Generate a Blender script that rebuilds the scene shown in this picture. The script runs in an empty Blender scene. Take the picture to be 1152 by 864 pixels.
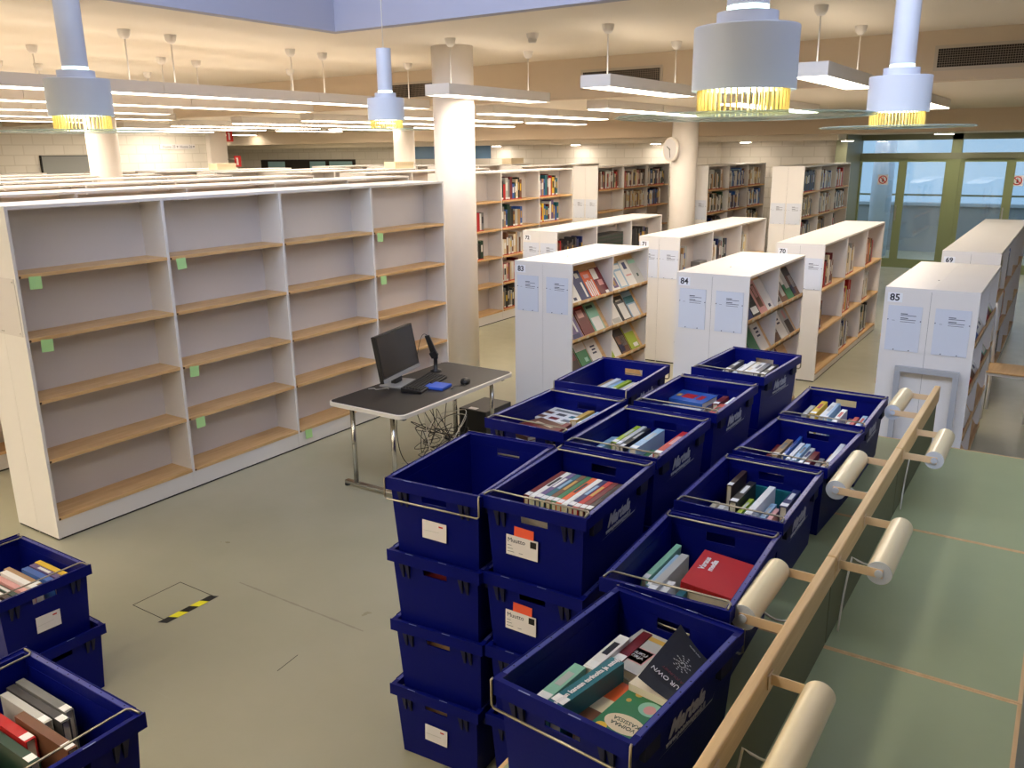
import bpy, math, random
from mathutils import Matrix, Vector, Euler
random.seed(7)
R = math.radians
scn = bpy.context.scene
C = scn.collection

# ------------------------------------------------------------ camera, world, exposure
cam_data = bpy.data.cameras.new('camera')
cam_data.sensor_width = 36.0
cam_data.lens = 949.39 / 1152 * 36.0
cam_data.clip_start = 0.05
cam_data.clip_end = 120
cam = bpy.data.objects.new('camera', cam_data)
C.objects.link(cam)
_r = Vector((0.83578833, 0.5489399, -0.01108404))
_d = Vector((0.13734924, -0.22858158, -0.96378714))
_f = Vector((-0.53159483, 0.80399965, -0.26644229))
cam.matrix_world = Matrix(((_r.x, -_d.x, -_f.x, 0), (_r.y, -_d.y, -_f.y, 0), (_r.z, -_d.z, -_f.z, 2.3774), (0, 0, 0, 1)))
scn.camera = cam
scn.view_settings.view_transform = 'Standard'
scn.view_settings.look = 'None'
scn.view_settings.gamma = 1.0
scn.view_settings.use_curve_mapping = False
scn.view_settings.exposure = 1.2
world = bpy.data.worlds.new('world')
scn.world = world
world.use_nodes = True
world.node_tree.nodes['Background'].inputs[0].default_value = (0.6, 0.7, 0.8, 1)
world.node_tree.nodes['Background'].inputs[1].default_value = 0.9
LAMP = 7.0          # strength of the ceiling fixtures' diffusers
SKY_LIGHT = 2.9     # strength of the daylight pane added in the light well
BULB = 22.0         # strength of the pendants' bulbs
UPLIGHT = 0.9       # strength of the fixtures' upward slots
SPOT = 26.0         # strength of the round downlights
LAMP_COL = (1.0, 0.88, 0.73)
SKY_COL = (0.68, 0.78, 1.0)


# ------------------------------------------------------------ materials
def lin(c):
    return tuple(((v / 255) / 12.92 if v / 255 <= 0.04045 else ((v / 255 + 0.055) / 1.055) ** 2.4) for v in c)


M = {}


def mat(name, rgb, rough=0.5, metal=0.0, noise=0.0, nscale=8.0, bump=0.0, bscale=40.0, coat=0.0, emit=None, estr=0.0, trans=0.0, alpha=1.0, spec=None):
    m = bpy.data.materials.new(name)
    m.use_nodes = True
    nt = m.node_tree
    b = nt.nodes['Principled BSDF']
    c = lin(rgb) + (1,)
    b.inputs['Base Color'].default_value = c
    b.inputs['Roughness'].default_value = rough
    b.inputs['Metallic'].default_value = metal
    if spec is not None:
        b.inputs['Specular IOR Level'].default_value = spec
    if coat:
        b.inputs['Coat Weight'].default_value = coat
    if trans:
        b.inputs['Transmission Weight'].default_value = trans
    if alpha < 1:
        b.inputs['Alpha'].default_value = alpha
    if emit:
        b.inputs['Emission Color'].default_value = tuple(emit) + (1,)
        b.inputs['Emission Strength'].default_value = estr
    if noise or bump:
        tc = nt.nodes.new('ShaderNodeTexCoord')
        if noise:
            n = nt.nodes.new('ShaderNodeTexNoise')
            n.inputs['Scale'].default_value = nscale
            n.inputs['Detail'].default_value = 4
            nt.links.new(tc.outputs['Object'], n.inputs['Vector'])
            mx = nt.nodes.new('ShaderNodeMix')
            mx.data_type = 'RGBA'
            mx.inputs[6].default_value = tuple(max(0, v * (1 - noise)) for v in c[:3]) + (1,)
            mx.inputs[7].default_value = tuple(min(1, v * (1 + noise)) for v in c[:3]) + (1,)
            nt.links.new(n.outputs['Fac'], mx.inputs[0])
            nt.links.new(mx.outputs[2], b.inputs['Base Color'])
        if bump:
            n2 = nt.nodes.new('ShaderNodeTexNoise')
            n2.inputs['Scale'].default_value = bscale
            nt.links.new(tc.outputs['Object'], n2.inputs['Vector'])
            bp = nt.nodes.new('ShaderNodeBump')
            bp.inputs['Strength'].default_value = bump
            bp.inputs['Distance'].default_value = 0.01
            nt.links.new(n2.outputs['Fac'], bp.inputs['Height'])
            nt.links.new(bp.outputs['Normal'], b.inputs['Normal'])
    M[name] = m
    return m


def wood_mat(name, a, bcol, scale, rough=0.45):
    """birch: long soft grain along Y"""
    m = mat(name, a, rough)
    nt = m.node_tree
    b = nt.nodes['Principled BSDF']
    tc = nt.nodes.new('ShaderNodeTexCoord')
    mp = nt.nodes.new('ShaderNodeMapping')
    mp.inputs['Scale'].default_value = scale
    n = nt.nodes.new('ShaderNodeTexNoise')
    n.inputs['Scale'].default_value = 3.0
    n.inputs['Detail'].default_value = 5
    cr = nt.nodes.new('ShaderNodeValToRGB')
    cr.color_ramp.elements[0].position = 0.35
    cr.color_ramp.elements[1].position = 0.7
    cr.color_ramp.elements[0].color = lin(a) + (1,)
    cr.color_ramp.elements[1].color = lin(bcol) + (1,)
    nt.links.new(tc.outputs['Object'], mp.inputs['Vector'])
    nt.links.new(mp.outputs['Vector'], n.inputs['Vector'])
    nt.links.new(n.outputs['Fac'], cr.inputs['Fac'])
    nt.links.new(cr.outputs['Color'], b.inputs['Base Color'])
    return m


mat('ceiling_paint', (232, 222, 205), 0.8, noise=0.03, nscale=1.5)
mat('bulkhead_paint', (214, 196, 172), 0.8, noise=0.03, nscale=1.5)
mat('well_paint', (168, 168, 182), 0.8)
mat('column_paint', (236, 228, 220), 0.6, bump=0.05, bscale=60)
mat('laminate', (228, 224, 220), 0.38, noise=0.02, nscale=3)
mat('laminate_back', (214, 208, 205), 0.5, noise=0.03, nscale=3)
mat('seam', (70, 66, 62), 0.7)
mat('black_gap', (22, 20, 19), 0.8)
mat('clip', (70, 48, 34), 0.5)
mat('acrylic', (214, 219, 230), 0.25, spec=0.5)
mat('paper', (236, 238, 242), 0.6)
mat('ink', (60, 66, 88), 0.6)
mat('number_ink', (24, 26, 42), 0.6)
mat('steel', (176, 174, 166), 0.28, 1.0)
mat('frame_grey', (172, 174, 178), 0.4)
mat('chrome', (200, 198, 192), 0.18, 1.0)
mat('wire', (168, 160, 140), 0.35, 0.9)
mat('crate_blue', (4, 13, 100), 0.42, spec=0.14, noise=0.12, nscale=6, bump=0.04, bscale=90)
mat('crate_dark', (3, 8, 50), 0.6)
mat('crate_rim_sheen', (58, 64, 142), 0.32)  # skylight reflection along the long rims, put in as a paler blue
mat('crate_scuff', (120, 130, 180), 0.5)
mat('crate_hole', (6, 8, 26), 0.7)
mat('logo_white', (176, 178, 190), 0.6)
mat('card_white', (226, 222, 222), 0.6)
mat('card_orange', (236, 92, 58), 0.6)
mat('sticky_green', (176, 222, 150), 0.8)
mat('desk_black', (32, 27, 25), 0.5, noise=0.05, nscale=20)
mat('desk_edge', (222, 214, 198), 0.4)
mat('black_plastic', (22, 21, 22), 0.4)
mat('screen_black', (34, 30, 29), 0.25)
mat('key_black', (30, 30, 32), 0.45)
mat('silver_plastic', (160, 160, 158), 0.4)
mat('blue_box', (50, 92, 196), 0.5)
mat('cable_black', (20, 18, 17), 0.5)
mat('cable_white', (226, 222, 210), 0.5)
mat('linoleum_green', (160, 168, 126), 0.42, noise=0.06, nscale=5)
mat('screen_green', (104, 106, 78), 0.7, noise=0.05, nscale=20)
mat('lamp_cream', (240, 222, 178), 0.3, coat=0.3)
mat('lamp_arm', (226, 196, 156), 0.45)
mat('lamp_cap', (196, 202, 212), 0.4)
mat('fixture_white', (226, 220, 212), 0.5)
mat('pendant_white', (206, 208, 216), 0.42)
mat('pendant_glass', (196, 214, 204), 0.2, trans=0.3, spec=0.6)
mat('brass', (214, 190, 112), 0.35, 0.6)
mat('glow_ring', (220, 250, 240), 0.5, emit=(0.75, 1.0, 0.9), estr=1.6)
mat('brick_white', (226, 222, 214), 0.8)
mat('vent_frame', (196, 184, 168), 0.5)
mat('vent_dark', (40, 34, 30), 0.8)
mat('vent_slat', (140, 128, 114), 0.5)
mat('door_green', (134, 144, 100), 0.4)
mat('door_grey', (124, 126, 100), 0.5)
mat('sign_red', (196, 34, 34), 0.5)
mat('outside_wall', (150, 158, 164), 0.8)
mat('outside_snow', (170, 184, 196), 0.8)
mat('outside_column', (196, 214, 236), 0.7)
mat('tape_yellow', (236, 226, 40), 0.5)
mat('tape_black', (22, 22, 20), 0.5)
mat('poster_blue', (150, 190, 200), 0.6)
mat('grey_board', (140, 142, 140), 0.6)
mat('window_blue', (110, 150, 190), 0.2)
wood_mat('birch', (220, 182, 130), (204, 162, 108), (14, 1.2, 14))
wood_mat('birch_light', (226, 192, 140), (212, 172, 118), (14, 1.2, 14))
wood_mat('birch_rail', (224, 190, 138), (210, 172, 118), (20, 1.0, 20))
m = mat('diffuser', (255, 255, 255), 0.5, emit=LAMP_COL, estr=LAMP)
m = mat('bulb', (255, 255, 255), 0.5, emit=(1.0, 0.93, 0.82), estr=BULB)
m = mat('uplight', (255, 255, 255), 0.5, emit=LAMP_COL, estr=UPLIGHT)
m = mat('spot_diffuser', (255, 255, 255), 0.5, emit=LAMP_COL, estr=SPOT)
m = mat('added_daylight_glow', (230, 240, 255), 0.5, emit=SKY_COL, estr=SKY_LIGHT)
m = mat('outside_sky', (120, 150, 175), 0.9, emit=lin((150, 166, 176)), estr=0.55)

# door glass: thin, slightly blue
m = bpy.data.materials.new('pane_glass'); m.use_nodes = True
nt = m.node_tree
for n in list(nt.nodes):
    if n.type != 'OUTPUT_MATERIAL': nt.nodes.remove(n)
tr = nt.nodes.new('ShaderNodeBsdfTransparent'); tr.inputs[0].default_value = (0.86, 0.93, 0.97, 1)
gl = nt.nodes.new('ShaderNodeBsdfGlossy'); gl.inputs['Roughness'].default_value = 0.03
mx = nt.nodes.new('ShaderNodeMixShader'); mx.inputs[0].default_value = 0.12
nt.links.new(tr.outputs[0], mx.inputs[1]); nt.links.new(gl.outputs[0], mx.inputs[2])
nt.links.new(mx.outputs[0], [n for n in nt.nodes if n.type == 'OUTPUT_MATERIAL'][0].inputs[0])
M['pane_glass'] = m

m = bpy.data.materials.new('pendant_glass'); m.use_nodes = True
nt = m.node_tree
for n in list(nt.nodes):
    if n.type != 'OUTPUT_MATERIAL': nt.nodes.remove(n)
tr = nt.nodes.new('ShaderNodeBsdfTransparent'); tr.inputs[0].default_value = (0.86, 0.94, 0.9, 1)
df = nt.nodes.new('ShaderNodeBsdfPrincipled'); df.inputs['Base Color'].default_value = (0.62, 0.75, 0.68, 1); df.inputs['Roughness'].default_value = 0.15
mx = nt.nodes.new('ShaderNodeMixShader'); mx.inputs[0].default_value = 0.42
nt.links.new(tr.outputs[0], mx.inputs[1]); nt.links.new(df.outputs[0], mx.inputs[2])
nt.links.new(mx.outputs[0], [n for n in nt.nodes if n.type == 'OUTPUT_MATERIAL'][0].inputs[0])
M['pendant_glass'] = m

# brick: white painted masonry
m = M['brick_white']; nt = m.node_tree; b = nt.nodes['Principled BSDF']
tc = nt.nodes.new('ShaderNodeTexCoord'); sx = nt.nodes.new('ShaderNodeSeparateXYZ'); ad = nt.nodes.new('ShaderNodeMath'); cb = nt.nodes.new('ShaderNodeCombineXYZ')
br = nt.nodes.new('ShaderNodeTexBrick'); br.inputs['Scale'].default_value = 1.0
br.inputs['Brick Width'].default_value = 0.42; br.inputs['Row Height'].default_value = 0.2; br.inputs['Mortar Size'].default_value = 0.012
br.inputs['Color1'].default_value = lin((228, 222, 212)) + (1,); br.inputs['Color2'].default_value = lin((222, 216, 205)) + (1,); br.inputs['Mortar'].default_value = lin((212, 205, 193)) + (1,)
nt.links.new(tc.outputs['Object'], sx.inputs[0]); nt.links.new(sx.outputs['X'], ad.inputs[0]); nt.links.new(sx.outputs['Y'], ad.inputs[1])
nt.links.new(ad.outputs[0], cb.inputs['X']); nt.links.new(sx.outputs['Z'], cb.inputs['Y']); nt.links.new(cb.outputs[0], br.inputs['Vector']); nt.links.new(br.outputs['Color'], b.inputs['Base Color'])

# floor linoleum: grey-green, worn, faint scratches, glossy
m = mat('linoleum', (158, 158, 140), 0.28, bump=0.03, bscale=30); nt = m.node_tree; b = nt.nodes['Principled BSDF']
tc = nt.nodes.new('ShaderNodeTexCoord')
n1 = nt.nodes.new('ShaderNodeTexNoise'); n1.inputs['Scale'].default_value = 0.9; n1.inputs['Detail'].default_value = 6
n2 = nt.nodes.new('ShaderNodeTexNoise'); n2.inputs['Scale'].default_value = 6; n2.inputs['Detail'].default_value = 8
mp = nt.nodes.new('ShaderNodeMapping'); mp.inputs['Rotation'].default_value = (0, 0, 0.5); mp.inputs['Scale'].default_value = (1.2, 26, 1)
n3 = nt.nodes.new('ShaderNodeTexNoise'); n3.inputs['Scale'].default_value = 1.1; n3.inputs['Detail'].default_value = 3
cr = nt.nodes.new('ShaderNodeValToRGB'); cr.color_ramp.elements[0].color = lin((156, 153, 128)) + (1,); cr.color_ramp.elements[1].color = lin((172, 168, 144)) + (1,)
cr.color_ramp.elements[0].position = 0.3; cr.color_ramp.elements[1].position = 0.7
cr3 = nt.nodes.new('ShaderNodeValToRGB'); cr3.color_ramp.elements[0].position = 0.70; cr3.color_ramp.elements[1].position = 0.78
cr3.color_ramp.elements[0].color = (0, 0, 0, 1); cr3.color_ramp.elements[1].color = (0.35, 0.35, 0.35, 1)
mxf = nt.nodes.new('ShaderNodeMix'); mxf.data_type = 'RGBA'; mxf.inputs[7].default_value = lin((186, 184, 168)) + (1,)
nt.links.new(tc.outputs['Object'], n1.inputs['Vector']); nt.links.new(tc.outputs['Object'], n2.inputs['Vector']); nt.links.new(tc.outputs['Object'], mp.inputs['Vector']); nt.links.new(mp.outputs[0], n3.inputs['Vector'])
nt.links.new(n1.outputs['Fac'], cr.inputs['Fac']); nt.links.new(cr.outputs['Color'], mxf.inputs[6]); nt.links.new(n3.outputs['Fac'], cr3.inputs['Fac']); nt.links.new(cr3.outputs['Color'], mxf.inputs[0])
nt.links.new(mxf.outputs[2], b.inputs['Base Color'])
mr = nt.nodes.new('ShaderNodeMapRange'); mr.inputs['To Min'].default_value = 0.22; mr.inputs['To Max'].default_value = 0.42
nt.links.new(n2.outputs['Fac'], mr.inputs['Value']); nt.links.new(mr.outputs[0], b.inputs['Roughness'])

BC = {  # book cover colours
    'white': (232, 230, 224), 'cream': (222, 206, 172), 'pale grey': (186, 186, 180), 'grey': (120, 120, 118), 'dark grey': (64, 62, 62), 'black': (28, 26, 28),
    'red': (186, 34, 34), 'dark red': (112, 30, 34), 'orange': (224, 96, 38), 'brown': (112, 72, 48), 'dark brown': (62, 42, 34), 'tan': (176, 140, 96),
    'yellow': (228, 190, 48), 'lime': (160, 182, 40), 'green': (46, 120, 74), 'dark green': (28, 62, 46), 'mint': (142, 196, 170), 'teal': (28, 104, 116),
    'blue': (44, 92, 170), 'dark blue': (34, 44, 96), 'light blue': (150, 184, 208), 'purple': (104, 84, 132), 'pink': (214, 156, 150), 'gold': (200, 160, 74)}
for k, v in BC.items():
    mat('cover_' + k, v, 0.42, noise=0.05, nscale=12)
mat('pages', (228, 218, 196), 0.8, noise=0.05, nscale=60)
mat('spine_label', (238, 238, 236), 0.5)
mat('red_strip', (190, 66, 48), 0.5)


def ORD(n): return ['first', 'second', 'third', 'fourth', 'fifth', 'sixth', 'seventh', 'eighth', 'ninth', 'tenth', 'eleventh', 'twelfth', 'thirteenth', 'fourteenth', 'fifteenth', 'sixteenth', 'seventeenth', 'eighteenth', 'nineteenth', 'twentieth'][n]


# ------------------------------------------------------------ mesh builder
class MB:
    def __init__(s):
        s.v = []; s.f = []; s.m = []; s.ms = []; s.sm = []

    def mi(s, name):
        if name not in s.ms: s.ms.append(name)
        return s.ms.index(name)

    def quad(s, pts, mt, smooth=False):
        n = len(s.v); s.v += [tuple(p) for p in pts]; s.f.append(tuple(range(n, n + len(pts)))); s.m.append(s.mi(mt)); s.sm.append(smooth)

    def hexa(s, b4, t4, mt):
        """b4: bottom ring ccw from above, t4: top ring"""
        n = len(s.v); s.v += [tuple(p) for p in b4] + [tuple(p) for p in t4]
        k = s.mi(mt)
        for f in ((3, 2, 1, 0), (4, 5, 6, 7), (0, 1, 5, 4), (1, 2, 6, 5), (2, 3, 7, 6), (3, 0, 4, 7)):
            s.f.append(tuple(n + i for i in f)); s.m.append(k); s.sm.append(False)

    def box(s, x0, x1, y0, y1, z0, z1, mt, T=None):
        if x0 > x1: x0, x1 = x1, x0
        if y0 > y1: y0, y1 = y1, y0
        if z0 > z1: z0, z1 = z1, z0
        b = [(x0, y0, z0), (x1, y0, z0), (x1, y1, z0), (x0, y1, z0)]
        t = [(x0, y0, z1), (x1, y0, z1), (x1, y1, z1), (x0, y1, z1)]
        if T is not None:
            b = [T @ Vector(p) for p in b]; t = [T @ Vector(p) for p in t]
        s.hexa(b, t, mt)

    def cyl(s, p0, p1, r0, mt, r1=None, n=16, caps=True, T=None):
        p0 = Vector(p0); p1 = Vector(p1)
        r1 = r0 if r1 is None else r1
        a = (p1 - p0).normalized(); u = a.orthogonal().normalized(); w = a.cross(u)
        k = s.mi(mt); base = len(s.v)
        for p, r in ((p0, r0), (p1, r1)):
            for i in range(n):
                q = p + (u * math.cos(2 * math.pi * i / n) + w * math.sin(2 * math.pi * i / n)) * r
                if T is not None: q = T @ q
                s.v.append(tuple(q))
        for i in range(n):
            j = (i + 1) % n
            s.f.append((base + i, base + j, base + n + j, base + n + i)); s.m.append(k); s.sm.append(True)
        if caps:
            s.f.append(tuple(base + i for i in reversed(range(n)))); s.m.append(k); s.sm.append(False)
            s.f.append(tuple(base + n + i for i in range(n))); s.m.append(k); s.sm.append(False)

    def lathe(s, prof, mt, n=32, c=(0, 0), smooth=True):
        """prof: list of (radius, z); closed surface of revolution about z through c"""
        k = s.mi(mt)
        if not smooth:      # crisp edges between segments, round sides
            for q in range(len(prof) - 1): s.lathe(prof[q:q + 2], mt, n, c, True)
            return
        base = len(s.v)
        for r, z in prof:
            for i in range(n):
                s.v.append((c[0] + r * math.cos(2 * math.pi * i / n), c[1] + r * math.sin(2 * math.pi * i / n), z))
        for q in range(len(prof) - 1):
            for i in range(n):
                j = (i + 1) % n
                s.f.append((base + q * n + i, base + q * n + j, base + (q + 1) * n + j, base + (q + 1) * n + i)); s.m.append(k); s.sm.append(True)

    def tube(s, pts, r, mt, n=8):
        pts = [Vector(p) for p in pts]; k = s.mi(mt); base = len(s.v); u = None
        for i, p in enumerate(pts):
            a = (pts[min(i + 1, len(pts) - 1)] - pts[max(i - 1, 0)])
            a = a.normalized() if a.length > 1e-9 else Vector((0, 0, 1))
            if u is None: u = a.orthogonal().normalized()
            else:
                u = u - a * u.dot(a)
                u = u.normalized() if u.length > 1e-6 else a.orthogonal().normalized()
            w = a.cross(u)
            for q in range(n):
                s.v.append(tuple(p + (u * math.cos(2 * math.pi * q / n) + w * math.sin(2 * math.pi * q / n)) * r))
        for i in range(len(pts) - 1):
            for q in range(n):
                j = (q + 1) % n
                s.f.append((base + i * n + q, base + i * n + j, base + (i + 1) * n + j, base + (i + 1) * n + q)); s.m.append(k); s.sm.append(True)
        s.f.append(tuple(base + q for q in reversed(range(n)))); s.m.append(k); s.sm.append(False)
        e = base + (len(pts) - 1) * n
        s.f.append(tuple(e + q for q in range(n))); s.m.append(k); s.sm.append(False)

    def build(s, name, parent=None, bevel=0.0):
        me = bpy.data.meshes.new(name)
        me.from_pydata(s.v, [], s.f)
        for mn in s.ms: me.materials.append(M[mn])
        me.polygons.foreach_set('material_index', s.m)
        me.polygons.foreach_set('use_smooth', s.sm)
        me.update()
        o = bpy.data.objects.new(name, me)
        C.objects.link(o)
        if parent is not None: o.parent = parent
        if bevel:
            md = o.modifiers.new('bevel', 'BEVEL'); md.width = bevel; md.segments = 2; md.limit_method = 'ANGLE'
        return o


def tag(o, label=None, cat=None, group=None, kind=None):
    if label: o['label'] = label
    if cat: o['category'] = cat
    if group: o['group'] = group
    if kind: o['kind'] = kind
    return o


def thing(name, label, cat, loc=(0, 0, 0), rz=0.0, group=None):
    o = bpy.data.objects.new(name, None); C.objects.link(o)
    o.empty_display_size = 0.1
    o.location = loc; o.rotation_euler = (0, 0, rz)
    return tag(o, label, cat, group)


def struct(name, mb, parent=None):
    o = mb.build(name, parent)
    if parent is None: o['kind'] = 'structure'
    return o


def copy_tree(o, parent=None):
    c = o.copy(); C.objects.link(c)
    if parent is not None: c.parent = parent
    for ch in list(o.children): copy_tree(ch, c)
    return c


def text_obj(name, txt, size, mt, parent, T, shear=0.0, bold=0.0, align='CENTER', spacing=1.0):
    cu = bpy.data.curves.new(name, 'FONT'); cu.body = txt; cu.size = size; cu.align_x = align; cu.align_y = 'CENTER'
    cu.extrude = 0.0004; cu.shear = shear; cu.offset = bold; cu.space_character = spacing; cu.resolution_u = 3
    t = bpy.data.objects.new(name + '_curve', cu); C.objects.link(t)
    bpy.context.view_layer.update()
    me = bpy.data.meshes.new_from_object(t.evaluated_get(bpy.context.evaluated_depsgraph_get()))
    bpy.data.objects.remove(t); bpy.data.curves.remove(cu)
    me.transform(T); me.materials.clear(); me.materials.append(M[mt]); me.name = name
    o = bpy.data.objects.new(name, me); C.objects.link(o)
    if parent is not None: o.parent = parent
    return o


def basis(o, x, y):
    """matrix taking text plane (x right, y up) to world-like axes at o"""
    x = Vector(x).normalized(); y = Vector(y).normalized(); z = x.cross(y)
    return Matrix(((x.x, y.x, z.x, o[0]), (x.y, y.y, z.y, o[1]), (x.z, y.z, z.z, o[2]), (0, 0, 0, 1)))


# ------------------------------------------------------------ room shell
XL, XR, YN, YB, YD = -22.0, 5.0, -6.0, 17.2, 18.5
ZC, ZL, ZS = 3.39, 2.95, 2.60
SKX0, SKX1, SKY0, SKY1 = -5.6, 3.2, 2.0, 5.75
b = MB(); b.box(XL, XR, YN, YD + 3.5, -0.1, 0, 'linoleum'); struct('floor', b)
b = MB()
b.box(XL, SKX0, YN, 9.05, ZC + 0.0005, ZC + 0.12, 'ceiling_paint')
b.box(SKX1, XR, YN, 9.05, ZC + 0.0005, ZC + 0.12, 'ceiling_paint')
b.box(SKX0, SKX1, SKY1, 9.05, ZC + 0.0005, ZC + 0.12, 'ceiling_paint')
b.box(SKX0, SKX1, YN, SKY0, ZC + 0.0005, ZC + 0.12, 'ceiling_paint')
b.box(XL, XR, 9.05, 9.2, ZL - 0.0, ZC + 0.12, 'bulkhead_paint')
b.box(XL, XR, 9.2, 15.9, ZL, ZL + 0.12, 'ceiling_paint')
b.box(XL, XR, 15.9, 16.05, ZS, ZL + 0.12, 'bulkhead_paint')
b.box(XL, XR, 16.05, YD + 0.1, ZS, ZS + 0.12, 'ceiling_paint')
struct('ceiling', b)
b = MB()
zt = 5.2
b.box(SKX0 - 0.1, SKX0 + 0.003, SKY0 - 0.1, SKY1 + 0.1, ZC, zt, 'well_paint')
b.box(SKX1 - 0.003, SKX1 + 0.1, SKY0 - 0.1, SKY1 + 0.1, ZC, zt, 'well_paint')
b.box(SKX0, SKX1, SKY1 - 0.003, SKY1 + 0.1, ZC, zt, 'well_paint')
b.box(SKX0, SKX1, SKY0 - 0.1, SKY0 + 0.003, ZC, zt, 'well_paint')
struct('wall_skylight_well', b)
b = MB(); b.box(SKX0 + 0.1, SKX1 - 0.1, SKY0 + 0.01, SKY0 + 0.03, ZC + 0.2, zt - 0.1, 'added_daylight_glow'); struct('window_1', b)  # added glowing pane, out of view, throwing blue daylight onto the unit ends
b = MB(); b.box(SKX0, SKX1, SKY0, SKY1, zt, zt + 0.05, 'well_paint'); struct('ceiling_well', b)
b = MB(); b.box(XL - 0.2, XL, YN, YD, 0, ZC, 'brick_white'); struct('wall_left_outer', b)
b = MB(); b.box(-18.25, -18.0, YN, 13.8, 0, ZC, 'brick_white'); b.box(-18.5, -17.85, 13.8, 14.3, 0, ZC, 'column_paint'); struct('wall_left', b)
b = MB(); b.box(XR, XR + 0.2, YN, YD + 3, 0, ZC, 'brick_white'); struct('wall_right', b)
b = MB(); b.box(XL, XR, YN - 0.2, YN, 0, ZC, 'brick_white'); struct('wall_near', b)
b = MB()
b.box(XL, -14.4, YB, YB + 0.2, 0, ZS, 'brick_white')
b.box(-14.4, -11.9, YB, YB + 0.2, 0, 2.2, 'brick_white'); b.box(-14.4, -11.9, YB, YB + 0.2, 2.5, ZS, 'brick_white')
b.box(-11.9, -6.3, YB, YB + 0.2, 0, ZS, 'brick_white')
b.box(-6.3, -3.95, YB + 0.25, YB + 0.45, 0, ZS, 'brick_white'); b.box(-6.4, -6.3, YB + 0.2, YB + 0.45, 0, ZS, 'brick_white')
b.box(-3.97, -3.77, YB, YD + 0.1, 0, ZS, 'door_grey')
struct('wall_back', b)
# high strip window in the back wall
b = MB(); b.box(-14.4, -11.9, YB + 0.08, YB + 0.1, 2.2, 2.5, 'window_blue')
b.box(-13.2, -13.15, YB + 0.02, YB + 0.1, 2.2, 2.5, 'door_grey'); struct('window_2', b)
# light shelf along the back wall
b = MB(); b.box(-21.8, -3.8, 16.5, YB, 2.50, ZS, 'ceiling_paint'); struct('trim_1', b)

for k, (cx, cy) in enumerate([(-5.47, 7.25), (-5.49, 13.49), (-11.45, 13.5), (-11.66, 7.2)]):
    b = MB(); b.cyl((cx, cy, 0), (cx, cy, ZC if cy < 9 else ZL), 0.21, 'column_paint', n=40)
    struct('column_%d' % (k + 1), b)

# glazed entrance
b = MB()
doorx = [-3.9, -2.06, -0.2, 1.7, 3.6]
for x in doorx: b.box(x - 0.09, x + 0.09, YD - 0.04, YD + 0.06, 0, ZS, 'door_green')
b.box(doorx[0], XR, YD - 0.04, YD + 0.06, 2.49, ZS, 'door_grey')
b.box(doorx[0], XR, YD - 0.05, YD + 0.07, 2.13, 2.25, 'door_grey')
b.box(doorx[-1], XR, YD - 0.04, YD + 0.06, 0, ZS, 'door_grey')
struct('trim_2', b)
n = 0
for i in range(4):
    x0, x1 = doorx[i] + 0.09, doorx[i + 1] - 0.09
    xm = (x0 + x1) / 2
    g = MB(); g.box(x0, x1, YD + 0.005, YD + 0.012, 2.25, 2.49, 'pane_glass'); struct('window_%d' % (i + 3), g)
    for (a, c2) in ((x0, xm), (xm, x1)):
        n += 1
        f = MB(); s = 0.075
        f.box(a, a + s, YD - 0.02, YD + 0.03, 0.02, 2.13, 'door_green'); f.box(c2 - s, c2, YD - 0.02, YD + 0.03, 0.02, 2.13, 'door_green')
        f.box(a + s, c2 - s, YD - 0.02, YD + 0.03, 0.02, 0.2, 'door_green'); f.box(a + s, c2 - s, YD - 0.02, YD + 0.03, 2.08, 2.13, 'door_green')
        d = struct('door_%d' % n, f)
        g = MB(); g.box(a + s, c2 - s, YD + 0.0, YD + 0.008, 0.2, 2.08, 'pane_glass'); g.build('pane', d)
        hx = c2 - 0.04 if n % 2 else a + 0.04
        if n % 2:
            h = MB(); h.box(hx - 0.012, hx + 0.012, YD - 0.07, YD - 0.05, 0.95, 1.25, 'steel'); h.box(hx - 0.012, hx + 0.012, YD - 0.06, YD - 0.02, 0.97, 1.0, 'steel'); h.box(hx - 0.012, hx + 0.012, YD - 0.06, YD - 0.02, 1.2, 1.23, 'steel'); h.build('door_handle', d)
            h = MB(); h.box(a + 0.1, c2 + 0.1, YD - 0.09, YD - 0.05, 2.15, 2.18, 'door_grey'); h.build('door_closer', d)


def no_entry_sign(x, z, which):
    t = thing('prohibition_sign', which, 'sign', (x, YD - 0.004, z), 0, None)
    q = MB(); q.box(-0.095, 0.095, -0.002, 0.0, -0.095, 0.095, 'card_white'); q.build('plate', t)
    q = MB(); N = 28
    for i in range(N):
        a0, a1 = 2 * math.pi * i / N, 2 * math.pi * (i + 1) / N
        for r0, r1, mt in ((0.062, 0.08, 'sign_red'),):
            q.quad([(r0 * math.cos(a0), -0.003, r0 * math.sin(a0)), (r1 * math.cos(a0), -0.003, r1 * math.sin(a0)), (r1 * math.cos(a1), -0.003, r1 * math.sin(a1)), (r0 * math.cos(a1), -0.003, r0 * math.sin(a1))], mt)
    q.quad([(-0.052, -0.0032, 0.04), (-0.04, -0.0032, 0.052), (0.052, -0.0032, -0.04), (0.04, -0.0032, -0.052)], 'sign_red')
    q.quad([(-0.016, -0.0028, -0.04), (0.016, -0.0028, -0.04), (0.02, -0.0028, 0.01), (-0.006, -0.0028, 0.03)], 'black_plastic')
    q.quad([(-0.006, -0.0028, 0.03), (0.008, -0.0028, 0.03), (0.006, -0.0028, 0.046), (-0.006, -0.0028, 0.046)], 'black_plastic')
    q.build('symbol', t)


no_entry_sign(-3.32, 1.74, 'white square sticker with red prohibition ring on the glass door next to the wall corner')
no_entry_sign(-1.0, 1.74, 'white square sticker with red prohibition ring on the glass door behind unit 69')

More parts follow.
